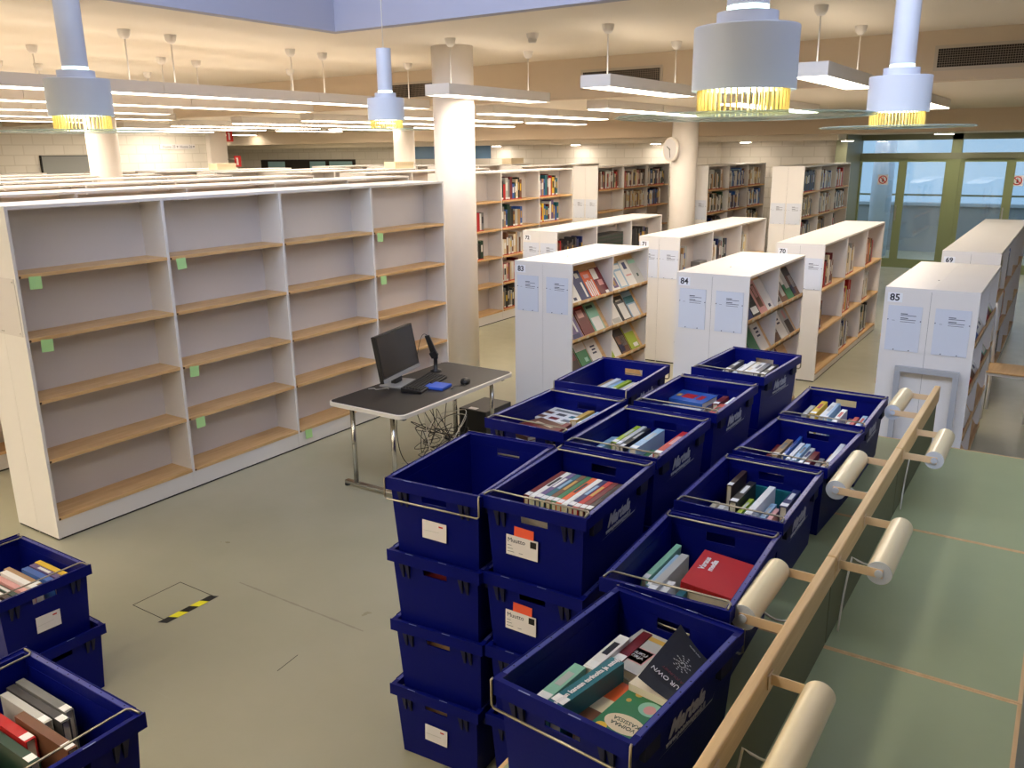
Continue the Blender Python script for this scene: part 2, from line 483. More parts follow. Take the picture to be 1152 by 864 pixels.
# outside, seen through the doors
b = MB(); b.box(-9, 9, 26, 26.2, -0.5, 6, 'outside_sky'); o = b.build('building_outside'); o['kind'] = 'structure'
b = MB(); b.box(-9, 9, 21.8, 22.0, 0, 1.05, 'outside_wall'); b.box(-9, 9, 21.75, 22.05, 1.05, 1.12, 'outside_snow'); o = b.build('wall_outside_parapet'); o['kind'] = 'structure'
b = MB(); b.box(-9, 9, YD + 3.5, 26, -0.15, -0.02, 'outside_snow'); o = b.build('ground_outside'); o['kind'] = 'structure'
b = MB(); b.cyl((-3.7, 20.6, 0), (-3.7, 20.6, 4), 0.22, 'outside_column', n=24); o = b.build('column_outside'); o['kind'] = 'structure'
b = MB(); b.box(-9, 9, 21.2, 21.24, 1.3, 1.34, 'door_grey')
for x in (-6, -2.5, 1, 4.5): b.box(x - 0.02, x + 0.02, 21.2, 21.24, 0, 1.3, 'door_grey')
tag(b.build('handrail'), 'dark horizontal handrail outside the glazed entrance doors', 'railing')

# floor hatch + tape
b = MB()
b.box(-4.03, -3.72, 2.30, 2.303, 0.0002, 0.0012, 'black_gap'); b.box(-4.03, -3.72, 2.60, 2.603, 0.0002, 0.0012, 'black_gap')
b.box(-4.03, -4.027, 2.30, 2.60, 0.0002, 0.0012, 'black_gap'); b.box(-3.723, -3.72, 2.30, 2.60, 0.0002, 0.0012, 'black_gap')
tag(b.build('floor_hatch'), 'square cable hatch outlined in the grey floor near the taped strip', 'hatch')
mat('floor_wear', (144, 139, 118), 0.4)
b = MB()
for k in range(16):
    x = -3.735 + k * 0.06; w = 0.004 + 0.004 * ((k * 7) % 5) / 5
    b.quad([(x, 2.783 - w, 0.0006), (x + 0.06, 2.783 - w, 0.0006), (x + 0.06, 2.783 + w, 0.0006), (x, 2.783 + w, 0.0006)], 'floor_wear')
b.quad([(-2.886, 2.306, 0.0006), (-2.882, 2.306, 0.0006), (-2.900, 2.452, 0.0006), (-2.904, 2.452, 0.0006)], 'black_gap')
tag(b.build('floor_mark'), 'faint dark wear line and scratch on the grey floor beside the crate stacks', 'floor mark')
b = MB(); n = 5
for i in range(n):
    y0 = 2.275 + i * 0.33 / n; y1 = y0 + 0.33 / n
    b.quad([(-3.755, y0 - 0.012, 0.0016), (-3.705, y0 + 0.012, 0.0016), (-3.705, y1 + 0.012, 0.0016), (-3.755, y1 - 0.012, 0.0016)], 'tape_black' if i % 2 == 0 else 'tape_yellow')
tag(b.build('hazard_tape'), 'short strip of yellow and black striped warning tape on the floor', 'tape')


# ------------------------------------------------------------ ceiling lights
def fixture(x, y0, y1, zb, label, group, rods=True, zc=ZC):
    t = thing('ceiling_light', label, 'light', (x, y0, zb), 0, group)
    L = y1 - y0
    q = MB(); w = 0.14
    q.box(-w, w, 0, 0.012, 0, 0.1, 'fixture_white'); q.box(-w, w, L - 0.012, L, 0, 0.1, 'fixture_white')
    q.box(-w, -w + 0.012, 0.012, L - 0.012, 0, 0.1, 'fixture_white'); q.box(w - 0.012, w, 0.012, L - 0.012, 0, 0.1, 'fixture_white')
    q.box(-w + 0.012, w - 0.012, 0.012, L - 0.012, 0.088, 0.099, 'fixture_white'); q.build('housing', t)
    if zc - zb > 0.3:
        q = MB(); q.box(-w + 0.05, w - 0.05, 0.05, L - 0.05, 0.1005, 0.103, 'uplight'); q.build('upper_diffuser', t)
    q = MB(); q.box(-w + 0.012, w - 0.012, 0.012, L - 0.012, 0.006 if rods else -0.008, 0.03, 'diffuser'); q.build('diffuser', t)
    for yy in (0.22, L - 0.22):
        q = MB(); q.cyl((0, yy, 0.1), (0, yy, zc - zb - 0.02), 0.006 if zc - zb > 0.3 else 0.01, 'fixture_white', n=8); q.build('rod', t)
        if rods:
            q = MB(); q.lathe([(0.0, zc - zb - 0.075), (0.028, zc - zb - 0.07), (0.045, zc - zb - 0.045), (0.052, zc - zb - 0.008), (0.052, zc - zb)], 'fixture_white', n=20, c=(0, yy)); q.build('canopy', t)
    return t


g1 = 'lights hung over the near aisles'
fixture(-5.09, 6.5, 8.3, 2.88, 'white box light hanging just before the thick white column', g1)
fixture(-3.50, 6.6, 8.5, 2.88, 'white box light hanging beside the largest brass fringed pendant', g1)
fixture(-1.79, 6.7, 8.5, 2.88, 'white box light hanging between the two brass fringed pendants above unit 85', g1)
for x_ in (-5.09, -3.50, -1.79):  # unseen fixtures added to warm and brighten the near area
    for y_ in ((-3.9, -2.0) if x_ < -2 else (-3.9, -2.0, -0.1)):
        fixture(x_, y_, y_ + 1.8, 2.88, 'unseen white box light added to brighten the near end of the hall', 'added lights over the near end')
g2 = 'long rows of lights over the empty shelves'
rowlab = ['first', 'second', 'third', 'fourth', 'fifth']
for r_ in range(5):
    x = -6.87 - 1.62 * r_
    yend = [8.45, 8.1, 7.2, 8.4, 8.4][r_]
    y = yend; k = 0
    while y > -4.5:
        fixture(x, y - 1.83, y - 0.004, 2.88, 'white box light, %s from the column end of the %s long row' % (ORD(k), rowlab[r_]), g2)
        y -= 1.83; k += 1
g3 = 'lights under the lower ceiling'
for r_, x in enumerate([-1.7, -3.35, -4.98, -6.63, -8.25, -9.9, -11.5, -13.1, -14.7, -16.4]):  # the two leftmost rows are added to brighten the far left
    for k in range(2):
        fixture(x, 9.45 + 1.65 * k, 9.45 + 1.65 * k + 1.63, 2.849, 'white box light under the low ceiling (two leftmost rows added), %s one in the %s row from the doors' % (['near', 'far'][k], ORD(r_)), g3, rods=False, zc=ZL)
for r_, x in enumerate([-8.25, -9.9, -11.5, -13.1, -14.7]):
    fixture(x, 13.2, 15.0, 2.849, 'white box light past the far columns, %s from the thick column side' % ORD(r_), g3, rods=False, zc=ZL)

for i, x in enumerate((-18.6, -20.2)):  # extra fixtures added to brighten the dim corner wall
    fixture(x, 14.8, 15.8, 2.849, 'short box light added to brighten the far left corner, %s one' % ORD(i), g3, rods=False, zc=ZL)
for i, x in enumerate([-11.5, -9.4, -7.5, -5.6, -3.7]):
    t = thing('downlight', 'small round downlight under the back ledge, number %d counted towards the doors' % (i + 1), 'light', (x, 16.85, 2.50), 0, 'downlights along the back wall')
    q = MB(); q.cyl((0, 0, -0.02), (0, 0, 0.0), 0.12, 'fixture_white', n=20); q.build('ring', t)
    q = MB(); q.cyl((0, 0, -0.024), (0, 0, -0.018), 0.10, 'spot_diffuser', n=20); q.build('diffuser', t)
for i, x in enumerate([-2.2, -0.4]):
    t = thing('downlight', 'square flush light above the glass doors, number %d from the wall corner' % (i + 1), 'light', (x, 17.6, 2.60), 0, 'lights above the doors')
    q = MB(); q.box(-0.16, 0.16, -0.16, 0.16, -0.02, 0, 'fixture_white'); q.build('ring', t)
    q = MB(); q.box(-0.14, 0.14, -0.14, 0.14, -0.025, -0.018, 'spot_diffuser'); q.build('diffuser', t)

# vents on the bulkhead
for x0, x1, lab in ((-4.95, -4.0, 'dark ventilation grille on the bulkhead behind the hanging box light'), (-7.85, -7.0, 'dark ventilation grille on the bulkhead left of the thick column'), (-1.26, 0.3, 'dark ventilation grille on the bulkhead near the smaller bright pendant')):
    t = thing('ventilation_grille', lab, 'vent', (x0, 9.05, 3.07), 0, 'bulkhead ventilation grilles')
    W = x1 - x0; H = 0.16
    q = MB(); q.box(-0.03, W + 0.03, -0.012, 0, -0.03, H + 0.03, 'vent_frame'); q.build('frame', t)
    q = MB(); q.box(0, W, -0.0135, -0.012, 0, H, 'vent_dark')
    for k in range(1, 8): q.box(0, W, -0.02, -0.0135, H * k / 8 - 0.002, H * k / 8 + 0.002, 'vent_slat')
    k = 0.02
    while k < W: q.box(k, k + 0.003, -0.0185, -0.0135, 0, H, 'vent_slat'); k += 0.02
    q.build('grate', t)
t = thing('smoke_detector', 'small white ceiling detector above the box light at the thick column', 'smoke detector', (-4.3, 6.9, ZC))
q = MB(); q.lathe([(0.0, -0.08), (0.035, -0.08), (0.04, -0.05), (0.03, -0.045), (0.05, -0.04), (0.055, 0)], 'fixture_white', n=20); q.build('body', t)


# ------------------------------------------------------------ brass fringed pendants in the skylight
def pendant(x, y, z, label, s=0.28):
    t = thing('pendant_lamp', label, 'pendant lamp', (x, y, z), 0, 'brass fringed pendants')
    rd = s / 2
    q = MB(); q.lathe([(0.0, 0.0), (rd * 2.45, 0.0), (rd * 2.52, 0.003), (rd * 2.45, 0.007), (0.0, 0.007)], 'pendant_glass', n=64); q.build('glass_disc', t)
    q = MB(); N = 46
    for i in range(N):
        a = 2 * math.pi * i / N; r = rd * 0.86
        T = Matrix.Translation((r * math.cos(a), r * math.sin(a), 0)) @ Matrix.Rotation(a, 4, 'Z')
        q.box(-0.0045, 0.0045, -0.0016, 0.0016, 0.007, 0.085, 'brass', T)
    q.build('brass_fringe', t)
    q = MB(); q.lathe([(rd * 0.8, 0.075), (rd, 0.072), (rd * 1.0, 0.072), (rd * 1.0, 0.235), (rd * 0.99, 0.238), (rd * 0.58, 0.238), (rd * 0.58, 0.275), (rd * 0.5, 0.277), (rd * 0.42, 0.277), (rd * 0.42, 0.24), (rd * 0.9, 0.225), (rd * 0.9, 0.08), (rd * 0.8, 0.075)], 'pendant_white', n=48, smooth=False); q.build('drum_shade', t)
    q = MB(); q.lathe([(rd * 0.36, 0.277), (rd * 0.395, 0.277), (rd * 0.395, 0.292), (rd * 0.36, 0.292)], 'glow_ring', n=32); q.build('light_ring', t)
    q = MB(); q.lathe([(rd * 0.36, 0.292), (rd * 0.40, 0.292), (rd * 0.40, 0.60), (0.0, 0.60)], 'pendant_white', n=32, smooth=False); q.build('tube', t)
    q = MB(); q.lathe([(0.0, 0.10), (0.05, 0.105), (0.062, 0.13), (0.045, 0.17), (0.02, 0.19), (0.0, 0.19)], 'bulb', n=20); q.build('bulb', t)
    q = MB(); q.cyl((0, 0, 0.6), (0, 0, zt - z), 0.0035, 'cable_white', n=6); q.build('cord', t)


pendant(-0.83, 2.45, 2.46, 'largest white drum pendant with brass fringe, hanging above the blue crates', 0.285)
pendant(-0.80, 4.65, 2.465, 'bright white drum pendant with brass fringe near the glass doors', 0.285)
pendant(-4.01, 2.39, 2.485, 'grey white drum pendant with brass fringe above the empty bookcase', 0.285)
pendant(-4.63, 5.26, 2.545, 'smallest looking drum pendant with brass fringe beside the thick column', 0.285)

# ------------------------------------------------------------ clock, wall signs and boards
t = thing('wall_clock', 'round white wall clock mounted on the far column', 'clock', (-5.62, 13.25, 2.37), R(-32))
q = MB(); q.cyl((0, 0.03, 0), (0, -0.03, 0), 0.19, 'column_paint', n=32); q.build('case', t)
q = MB(); q.cyl((0, -0.03, 0), (0, -0.033, 0), 0.165, 'card_white', n=32); q.build('dial', t)
q = MB(); q.box(-0.006, 0.006, -0.037, -0.034, -0.02, 0.09, 'black_plastic', Matrix.Rotation(R(-60), 4, 'Y')); q.box(-0.005, 0.005, -0.04, -0.037, -0.02, 0.13, 'black_plastic', Matrix.Rotation(R(170), 4, 'Y')); q.build('hands', t)
q = MB(); q.cyl((0, 0.03, 0), (0, 0.09, 0), 0.03, 'steel', n=12); q.build('bracket', t)
b = MB(); b.box(-17.99, -17.96, 9.7, 11.1, 1.9, 2.37, 'grey_board'); b.box(-17.99, -17.955, 9.68, 9.71, 1.9, 2.39, 'black_gap'); b.box(-17.99, -17.955, 9.68, 11.1, 2.37, 2.385, 'black_gap')
tag(b.build('notice_board'), 'grey wall board on the brick wall behind the white column', 'board')
t = thing('direction_sign', 'small white direction sign with arrows on the brightly lit brick wall', 'sign', (-17.985, 12.5, 2.50))
q = MB(); q.box(0, 0.02, 0, 0.95, 0, 0.11, 'card_white'); q.build('plate', t)
text_obj('lettering', 'Huone 25', 0.085, 'ink', t, basis((0.022, 0.24, 0.055), (0, 1, 0), (0, 0, 1)))
text_obj('lettering', 'Huone 26', 0.085, 'ink', t, basis((0.022, 0.70, 0.055), (0, 1, 0), (0, 0, 1)))
for yy in (0.465, 0.915):
    q = MB(); q.quad([(0.0215, yy - 0.025, 0.07), (0.0215, yy, 0.03), (0.0215, yy + 0.025, 0.07)], 'number_ink'); q.build('arrow', t)
for i, (x, z) in enumerate(((-17.70, 2.80), (-17.48, 2.20))):
    t = thing('fire_equipment_sign', ['upper', 'lower'][i] + ' red fire extinguisher sign projecting from the far left pillar', 'sign', (x, 14.28, z))
    q = MB(); q.box(-0.12, 0.12, 0, 0.008, -0.13, 0.13, 'sign_red'); q.build('plate', t)
    q = MB(); q.box(-0.03, 0.03, -0.004, 0, -0.09, 0.06, 'card_white'); q.box(-0.05, 0.02, -0.004, 0, 0.06, 0.085, 'card_white'); q.build('symbol', t)
    q = MB(); q.cyl((-0.12, 0.004, 0.05), (-17.85 - x, 0.004, 0.05), 0.008, 'steel', n=8); q.build('bracket', t)
t = thing('pinboard', 'long dark framed board with pale posters on the far wall', 'board', (-20.0, YB - 0.03, 1.9))
q = MB(); q.box(0, 3.7, 0, 0.03, 0, 0.30, 'vent_dark'); q.build('frame', t)
for a, c2, mt in ((0.3, 1.0, 'poster_blue'), (2.0, 2.6, 'poster_blue'), (2.75, 3.6, 'poster_blue')):
    q = MB(); q.box(a, c2, -0.005, 0, 0.03, 0.25, mt); q.build('poster', t)
# lit glass light box high on the left wall seen as a bright rectangle: wall washer lamp
t = thing('wall_washer', 'bright lamp washing the white brick wall beside the direction sign', 'light', (-17.2, 12.3, 2.93))
q = MB(); q.box(-0.1, 0.1, -0.5, 0.5, 0, 0.1, 'fixture_white'); q.build('housing', t)
q = MB(); q.box(-0.09, 0.09, -0.49, 0.49, -0.01, 0, 'spot_diffuser'); q.build('diffuser', t)
q = MB(); q.cyl((0, 0, 0.1), (0, 0, ZL - 2.93 + 0.1), 0.01, 'fixture_white', n=8); q.build('rod', t)

# ------------------------------------------------------------ bookcases
S5 = [1.69, 1.305, 0.915, 0.53, 0.143]


def bookcase(label, xf, y0, nb, bw, H, D, zs, kickz, group=None, number=None, holders=True, both=True, zsL=None, name='bookcase'):
    """double-sided bookcase; local x: -D..0 (front at 0), y along the run"""
    t = thing(name, label, 'bookcase', (xf, y0, 0), 0, group)
    L = nb * bw; th = 0.019
    for yy, s in ((0, 1), (L - th, -1)):
        for xa, xb in ((-D / 2 + 0.001, 0), (-D, -D / 2 - 0.001)):
            q = MB(); q.box(xa, xb, yy, yy + th, 0.012, H, 'laminate'); q.box(xa + 0.01, xb - 0.01, yy + 0.003, yy + th - 0.003, 0, 0.012, 'black_gap'); q.build('end_panel', t)
    q = MB(); q.box(-D / 2 - 0.001, -D / 2 + 0.001, 0.002, 0.004, 0.02, H, 'seam'); q.box(-D / 2 - 0.006, -D / 2 + 0.006, th, L - th, kickz, H - th, 'laminate_back'); q.build('back_panel', t)
    for k in range(nb):
        q = MB(); q.box(-D, 0.0, k * bw + (0.0005 if k else 0), (k + 1) * bw, H - 0.0, H + 0.019, 'laminate'); q.build('top_panel', t)
    for k in range(1, nb):
        q = MB(); q.box(-D / 2 + 0.006, -0.001, k * bw - 0.011, k * bw + 0.011, 0.012, H, 'laminate'); q.build('divider', t)
        q = MB(); q.box(-D + 0.001, -D / 2 - 0.006, k * bw - 0.011, k * bw + 0.011, 0.012, H, 'laminate'); q.build('divider', t)
    for sx in (0, 1):
        xa, xb = ((-0.02, -0.003), (-D + 0.003, -D + 0.02))[sx]
        q = MB(); q.box(xa, xb, th, L - th, 0.012, kickz - 0.011, 'laminate'); q.box(xa + 0.004, xb - 0.004, th, L - th, 0.0, 0.012, 'black_gap'); q.build('plinth', t)
    for k in range(nb):
        ya = k * bw + (0.011 if k else th) ; yb = (k + 1) * bw - (0.011 if k < nb - 1 else th)
        for z in zs[k] if isinstance(zs[0], (list, tuple)) else zs:
            q = MB(); q.box(-D / 2 + 0.006, 0.002, ya, yb, z - 0.011, z + 0.011, 'birch'); q.box(0.002, 0.004, ya + 0.0, ya + 0.012, z - 0.009, z + 0.004, 'clip'); q.build('shelf', t)
            if both:
                q = MB(); q.box(-D - 0.002, -D / 2 - 0.006, ya, yb, z - 0.011, z + 0.011, 'birch'); q.build('shelf', t)
    if holders:
        for cx in (-D * 0.75, -D * 0.25):
            holder(t, cx, -0.001, holders if isinstance(holders, float) else H - 0.29)
    if number:
        q = MB(); q.box(-D + 0.02, -D + 0.115, -0.003, 0, H - 0.10, H - 0.035, 'paper'); p = q.build('number_plate', t)
        text_obj('number', number, 0.062, 'number_ink', p, basis((-D + 0.0675, -0.0034, H - 0.068), (1, 0, 0), (0, 0, 1)), bold=0.0016)
    return t


def holder(t, cx, yy, cz):
    q = MB(); q.box(cx - 0.11, cx + 0.11, yy - 0.004, yy, cz - 0.16, cz + 0.16, 'acrylic')
    p = q.build('sign_holder', t)
    q = MB()
    for i, (a, c2, th) in enumerate(((-0.025, 0.02, 0.006), (-0.025, 0.075, 0.004), (-0.025, 0.025, 0.006), (-0.025, 0.075, 0.004), (-0.025, 0.07, 0.003), (-0.08, -0.06, 0.002))):
        z = cz + 0.105 - [0, 0.011, 0.03, 0.041, 0.056, 0.05][i]
        q.box(cx + a, cx + c2, yy - 0.0048, yy - 0.004, z - th / 2, z + th / 2, 'ink')
    q.build('printed_text', p)
    q = MB()
    for dx, dz in ((-0.105, 0.06), (0.105, 0.06), (-0.05, -0.152), (0.05, -0.152)):
        q.cyl((cx + dx, yy - 0.004, cz + dz), (cx + dx, yy - 0.009, cz + dz), 0.004, 'ink', n=8)
    q.build('screws', p)




zsA = [S5, S5, S5, S5]
caseA = bookcase('empty white double-sided bookcase with birch shelves and green sticky notes facing the open floor', -5.16, 2.526, 4, 1.0285, 2.081, 0.49, zsA, 0.143, holders=False)
q = MB(); q.box(-0.47, -0.02, -0.004, 0, 1.33, 1.68, 'laminate_back')
for dx in (-0.45, -0.25, -0.23, -0.04):
    for z in (1.35, 1.66): q.cyl((dx, -0.004, z), (dx, -0.007, z), 0.004, 'steel', n=6)
q.build('sign_holder', caseA)
for i, (y, z, lab) in enumerate(((2.635, 1.679, 'top shelf edge of the first bay'), (2.646, 1.292, 'second shelf edge of the first bay'), (3.644, 1.679, 'top shelf edge of the second bay'),
                  (3.653, 0.904, 'third shelf edge of the second bay'), (3.653, 0.519, 'fourth shelf edge of the second bay'), (4.681, 0.132, 'bottom shelf edge of the third bay'),
                  (5.695, 1.679, 'top shelf edge of the fourth bay'), (5.708, 1.294, 'second shelf edge of the fourth bay'))):
    b = MB(); T = Matrix.Translation((-5.153, y, z)) @ Matrix.Rotation(R(random.uniform(-7, 7)), 4, 'X') @ Matrix.Rotation(R(-4), 4, 'Y')
    b.box(0, 0.0008, -0.037, 0.037, -0.07, 0.006, 'sticky_green', T)
    tag(b.build('sticky_note'), 'pale green sticky note on the ' + lab, 'sticky note', 'green sticky notes')
gE = 'empty bookcases in rows behind the front one'
for r_ in range(1, 7):
    xf = -5.16 - 1.6 * r_
    nb = 6
    bookcase('empty white bookcase, %s row behind the one with sticky notes' % ORD(r_ - 1), xf, 8.03 - nb * 1.035, nb, 1.035, 2.081, 0.49, S5, 0.143, gE, holders=False, both=r_ < 2)
mini = [S5]
g4 = 'tall bookcases of the second block'
case_B = bookcase('tall white bookcase with books, second block, directly behind the thick column', -6.76, 9.0, 3, 1.015, 2.081, 0.49, S5, 0.143, g4, holders=1.38, both=True)
for r_ in range(1, 6):
    bookcase('tall white bookcase of the second block, %s behind the one with art books' % ORD(r_ - 1), -6.76 - 1.6 * r_, 9.0, 3, 1.015, 2.081, 0.49, S5, 0.143, g4, holders=1.38, both=False)
g5 = 'tall bookcases along the back wall'
SC = []
for i, (xf, y0, nb, lab) in enumerate(((-3.56, 13.55, 3, 'tall cream bookcase nearest the glass doors, with orange and green books'), (-5.2, 13.85, 3, 'tall cream bookcase with blue folders between the far column and the doors'),
                         (-7.0, 13.35, 3, 'tall cream bookcase behind the far column with the clock'), (-8.72, 13.6, 3, 'tall cream bookcase with few cream volumes, back block'))):
    SC.append(bookcase(lab, xf, y0, nb, 1.03, 2.081, 0.49, S5, 0.143, g5, holders=1.38))
for r_ in range(3):
    SC.append(bookcase('tall cream bookcase at the back left, %s beyond the one with cream volumes' % ORD(r_), -10.3 - 1.6 * r_, 13.4, 3, 1.03, 2.081, 0.49, S5, 0.143, g5, holders=1.38, both=False))
LOWZ = [0.956, 0.52, 0.085]
g6 = 'low white bookcases numbered 69 to 72'
LOW = {}
for nm, xc, extra in (('72', -5.43, 'with dark book sets beside the column'), ('71', -3.86, 'with few books'), ('70', -2.31, 'with books on three shelves'), ('69', -0.76, 'seen end-on behind unit 85')):
    LOW[nm] = bookcase('low white double-sided bookcase numbered %s, %s' % (nm, extra), xc + 0.244, 8.86, 4 if nm == '69' else 3, 1.037, 1.413, 0.488, LOWZ, 0.085, g6, number=nm, holders=1.13, both=True)

for x, y, L, H, lab in ((-13.30, 10.3, 0.42, 0.11, 'long cream box lying on top of a bookcase before the far left pillar'), (-10.10, 11.5, 0.50, 0.11, 'cream box lying on top of a bookcase before the far white column'), (-10.45, 15.7, 0.48, 0.12, 'cream box lying on a back bookcase right of the thick column')):
    b = MB(); b.box(-0.12, 0.12, 0, L, 0, H - 0.02, 'cover_cream'); b.box(-0.124, 0.124, -0.004, L + 0.004, H - 0.03, H, 'cover_cream')
    o = b.build('storage_box'); o.location = (x, y, 2.1005); tag(o, lab, 'box')

# display units 83-85
g7 = 'magazine display units'
DISP = {}
LEDGE = [1.072, 0.741, 0.41, 0.085]


def display_unit(nm, xc, label):
    hw = 0.296; y0 = 6.35; bw = 0.787; H = 1.413; th = 0.019
    t = thing('magazine_display', label, 'magazine display', (xc, y0, 0), 0, g7)
    L = 2 * bw
    for yy in (0, L - th):
        for xa, xb in ((0.001, hw), (-hw, -0.001)):
            q = MB(); q.box(xa, xb, yy, yy + th, 0.012, H, 'laminate'); q.box(xa + 0.01, xb - 0.01, yy + 0.003, yy + th - 0.003, 0, 0.012, 'black_gap'); q.build('end_panel', t)
    q = MB(); q.box(-0.001, 0.001, 0.002, 0.004, 0.02, H, 'seam'); q.box(-0.008, 0.008, th, L - th, 0.07, H - 0.0, 'birch_light'); q.build('back_panel', t)
    for k in range(2):
        for sx in (0, 1):
            q = MB(); q.box(-hw if sx else 0.0005, -0.0005 if sx else hw, k * bw + 0.0005, (k + 1) * bw, H, H + 0.019, 'laminate')
            q.build('top_panel', t)
    q = MB(); q.cyl((-0.02, bw * 0.6, H + 0.019), (-0.02, bw * 0.6, H + 0.021), 0.006, 'seam', n=8); q.build('screw_cap', t)
    q = MB(); q.box(hw - 0.002, -hw + 0.002, th, L - th, 0.012, 0.07, 'laminate'); q.box(hw - 0.01, -hw + 0.01, th, L - th, 0, 0.012, 'black_gap'); q.build('plinth', t)
    for sx in (1, -1):
        q = MB(); q.box(sx * 0.009, sx * (hw - 0.002), bw - 0.01, bw + 0.01, 0.07, H, 'laminate'); q.build('divider', t)
        for k in range(2):
            ya = k * bw + (0.0105 if k else th); yb = (k + 1) * bw - (th if k else 0.0105)
            for z in LEDGE:
                q = MB()
                q.hexa([(sx * (hw - 0.03), ya, z - 0.012), (sx * (hw - 0.03), yb, z - 0.012), (sx * (hw - 0.018), yb, z - 0.012), (sx * (hw - 0.018), ya, z - 0.012)][::-sx if sx < 0 else 1],
                       [(sx * 0.075, ya, z + 0.295), (sx * 0.075, yb, z + 0.295), (sx * 0.087, yb, z + 0.295), (sx * 0.087, ya, z + 0.295)][::-sx if sx < 0 else 1], 'birch_light')
                q.box(sx * (hw - 0.03), sx * (hw + 0.008), ya, yb, z - 0.02, z - 0.006, 'birch')
                q.box(sx * (hw + 0.0), sx * (hw + 0.008), ya, yb, z - 0.02, z + 0.018, 'birch')
                s_ = q.build('display_shelf', t)
                q = MB(); y = ya + 0.08
                while y < yb - 0.05:
                    q.box(sx * (hw + 0.0082), sx * (hw + 0.009), y, y + 0.05, z - 0.012, z + 0.012, 'cover_cream'); y += 0.16
                q.build('shelf_label', s_)
    for cx in (-hw * 0.52, hw * 0.5): holder(t, cx, -0.001, 1.145)
    q = MB(); q.box(-hw + 0.02, -hw + 0.115, -0.003, 0, H - 0.085, H - 0.02, 'paper'); p = q.build('number_plate', t)
    text_obj('number', nm, 0.066, 'number_ink', p, basis((-hw + 0.0675, -0.0034, H - 0.053), (1, 0, 0), (0, 0, 1)), bold=0.0016)
    for z in (0.85, 0.5, 0.15):
        q = MB(); q.cyl((-hw, 0.03, z), (-hw - 0.012, 0.03, z), 0.008, 'steel', n=10); q.build('hinge_pin', t)
    DISP[nm] = (t, xc + hw, y0, bw)
    return t


display_unit('83', -3.86, 'white magazine display unit numbered 83, opposite the thick column')
display_unit('84', -2.31, 'white magazine display unit numbered 84, in the middle of the three')
display_unit('85', -0.752, 'white magazine display unit numbered 85, at the end of the green table')

# steel frame standing against unit 85
t = thing('steel_frame', 'grey steel frame standing against the end of unit 85', 'frame', (-0.72, 6.3, 0))
q = MB(); r = 0.014
for a, c2 in (((-0.185, 0, 0), (-0.185, 0, 0.87)), ((0.185, 0, 0), (0.185, 0, 0.87))):
    q.box(a[0] - 0.018, a[0] + 0.018, -0.015, 0.015, 0, 0.8515, 'frame_grey')
q.box(-0.203, 0.203, -0.015, 0.015, 0.852, 0.888, 'frame_grey'); q.box(-0.203, 0.203, -0.015, 0.015, 0.25, 0.28, 'frame_grey'); q.build('tube_frame', t)
q = MB(); q.box(-0.22, -0.15, -0.06, 0.03, 0, 0.02, 'steel'); q.box(0.15, 0.22, -0.06, 0.03, 0, 0.02, 'steel'); q.build('feet', t)


# ------------------------------------------------------------ books
def book_mesh(T, D, H, col, spine='none', label=True, strip=False, cover=None, pages_child=False):
    """thickness X, depth Y (spine at -D/2), height Z from 0"""
    q = MB(); c = 'cover_' + col; t_ = min(0.003, T * 0.12)
    hx, hy = T / 2, D / 2
    q.box(-hx, -hx + t_, -hy, hy, 0, H, c); q.box(hx - t_, hx, -hy, hy, 0, H, c); q.box(-hx + t_, hx - t_, -hy, -hy + t_, 0, H, c)
    if not pages_child: q.box(-hx + t_, hx - t_, -hy + t_, hy - 0.004, 0.004, H - 0.004, 'pages')
    e = 0.0005
    if spine != 'none':
        q.box(-hx * 0.55, hx * 0.55, -hy - e, -hy, H * 0.42, H * 0.78, spine)
    if label: q.box(-hx * 0.96, hx * 0.96, -hy - 2 * e, -hy, 0.008, 0.038, 'spine_label')
    if strip: q.box(-hx * 0.98, hx * 0.98, -hy - 2 * e, -hy, 0.001, 0.016, 'red_strip')
    if cover:
        for (y0, y1, z0, z1, mt) in cover:
            q.box(hx, hx + e, -hy + y0 * D, -hy + y1 * D, z0 * H, z1 * H, mt)
    return q


book_count = [0]
stuffMB = {}
PALS = {
    'mix': ['white', 'cream', 'dark grey', 'black', 'red', 'dark blue', 'brown', 'pale grey', 'white', 'grey', 'tan', 'dark red', 'blue', 'pale grey', 'dark green'],
    'red': ['dark red', 'brown', 'cream', 'red', 'white', 'dark brown', 'pink', 'grey'],
    'dark': ['black', 'dark grey', 'black', 'dark blue', 'dark grey', 'dark brown'],
    'greys': ['grey', 'pale grey', 'white', 'black', 'dark grey', 'tan', 'dark green'],
    'creams': ['cream', 'white', 'tan', 'pale grey', 'cream', 'brown', 'white'],
    'colour': ['yellow', 'blue', 'dark grey', 'teal', 'pale grey', 'red', 'dark red', 'pink', 'white', 'red', 'purple', 'tan'],
    'bluewhite': ['blue', 'white', 'dark blue', 'white', 'light blue', 'blue', 'white', 'brown'],
    'orange': ['brown', 'orange', 'red', 'orange', 'tan', 'dark green', 'white'],
    'binder': ['dark green', 'black', 'grey', 'tan', 'cream'],
    'set': ['dark green'],
}
SPC = ['spine_label', 'cover_gold', 'none', 'cover_white', 'none', 'cover_black', 'none', 'cover_yellow']
SH5 = ['top', 'second', 'third', 'fourth', 'bottom']


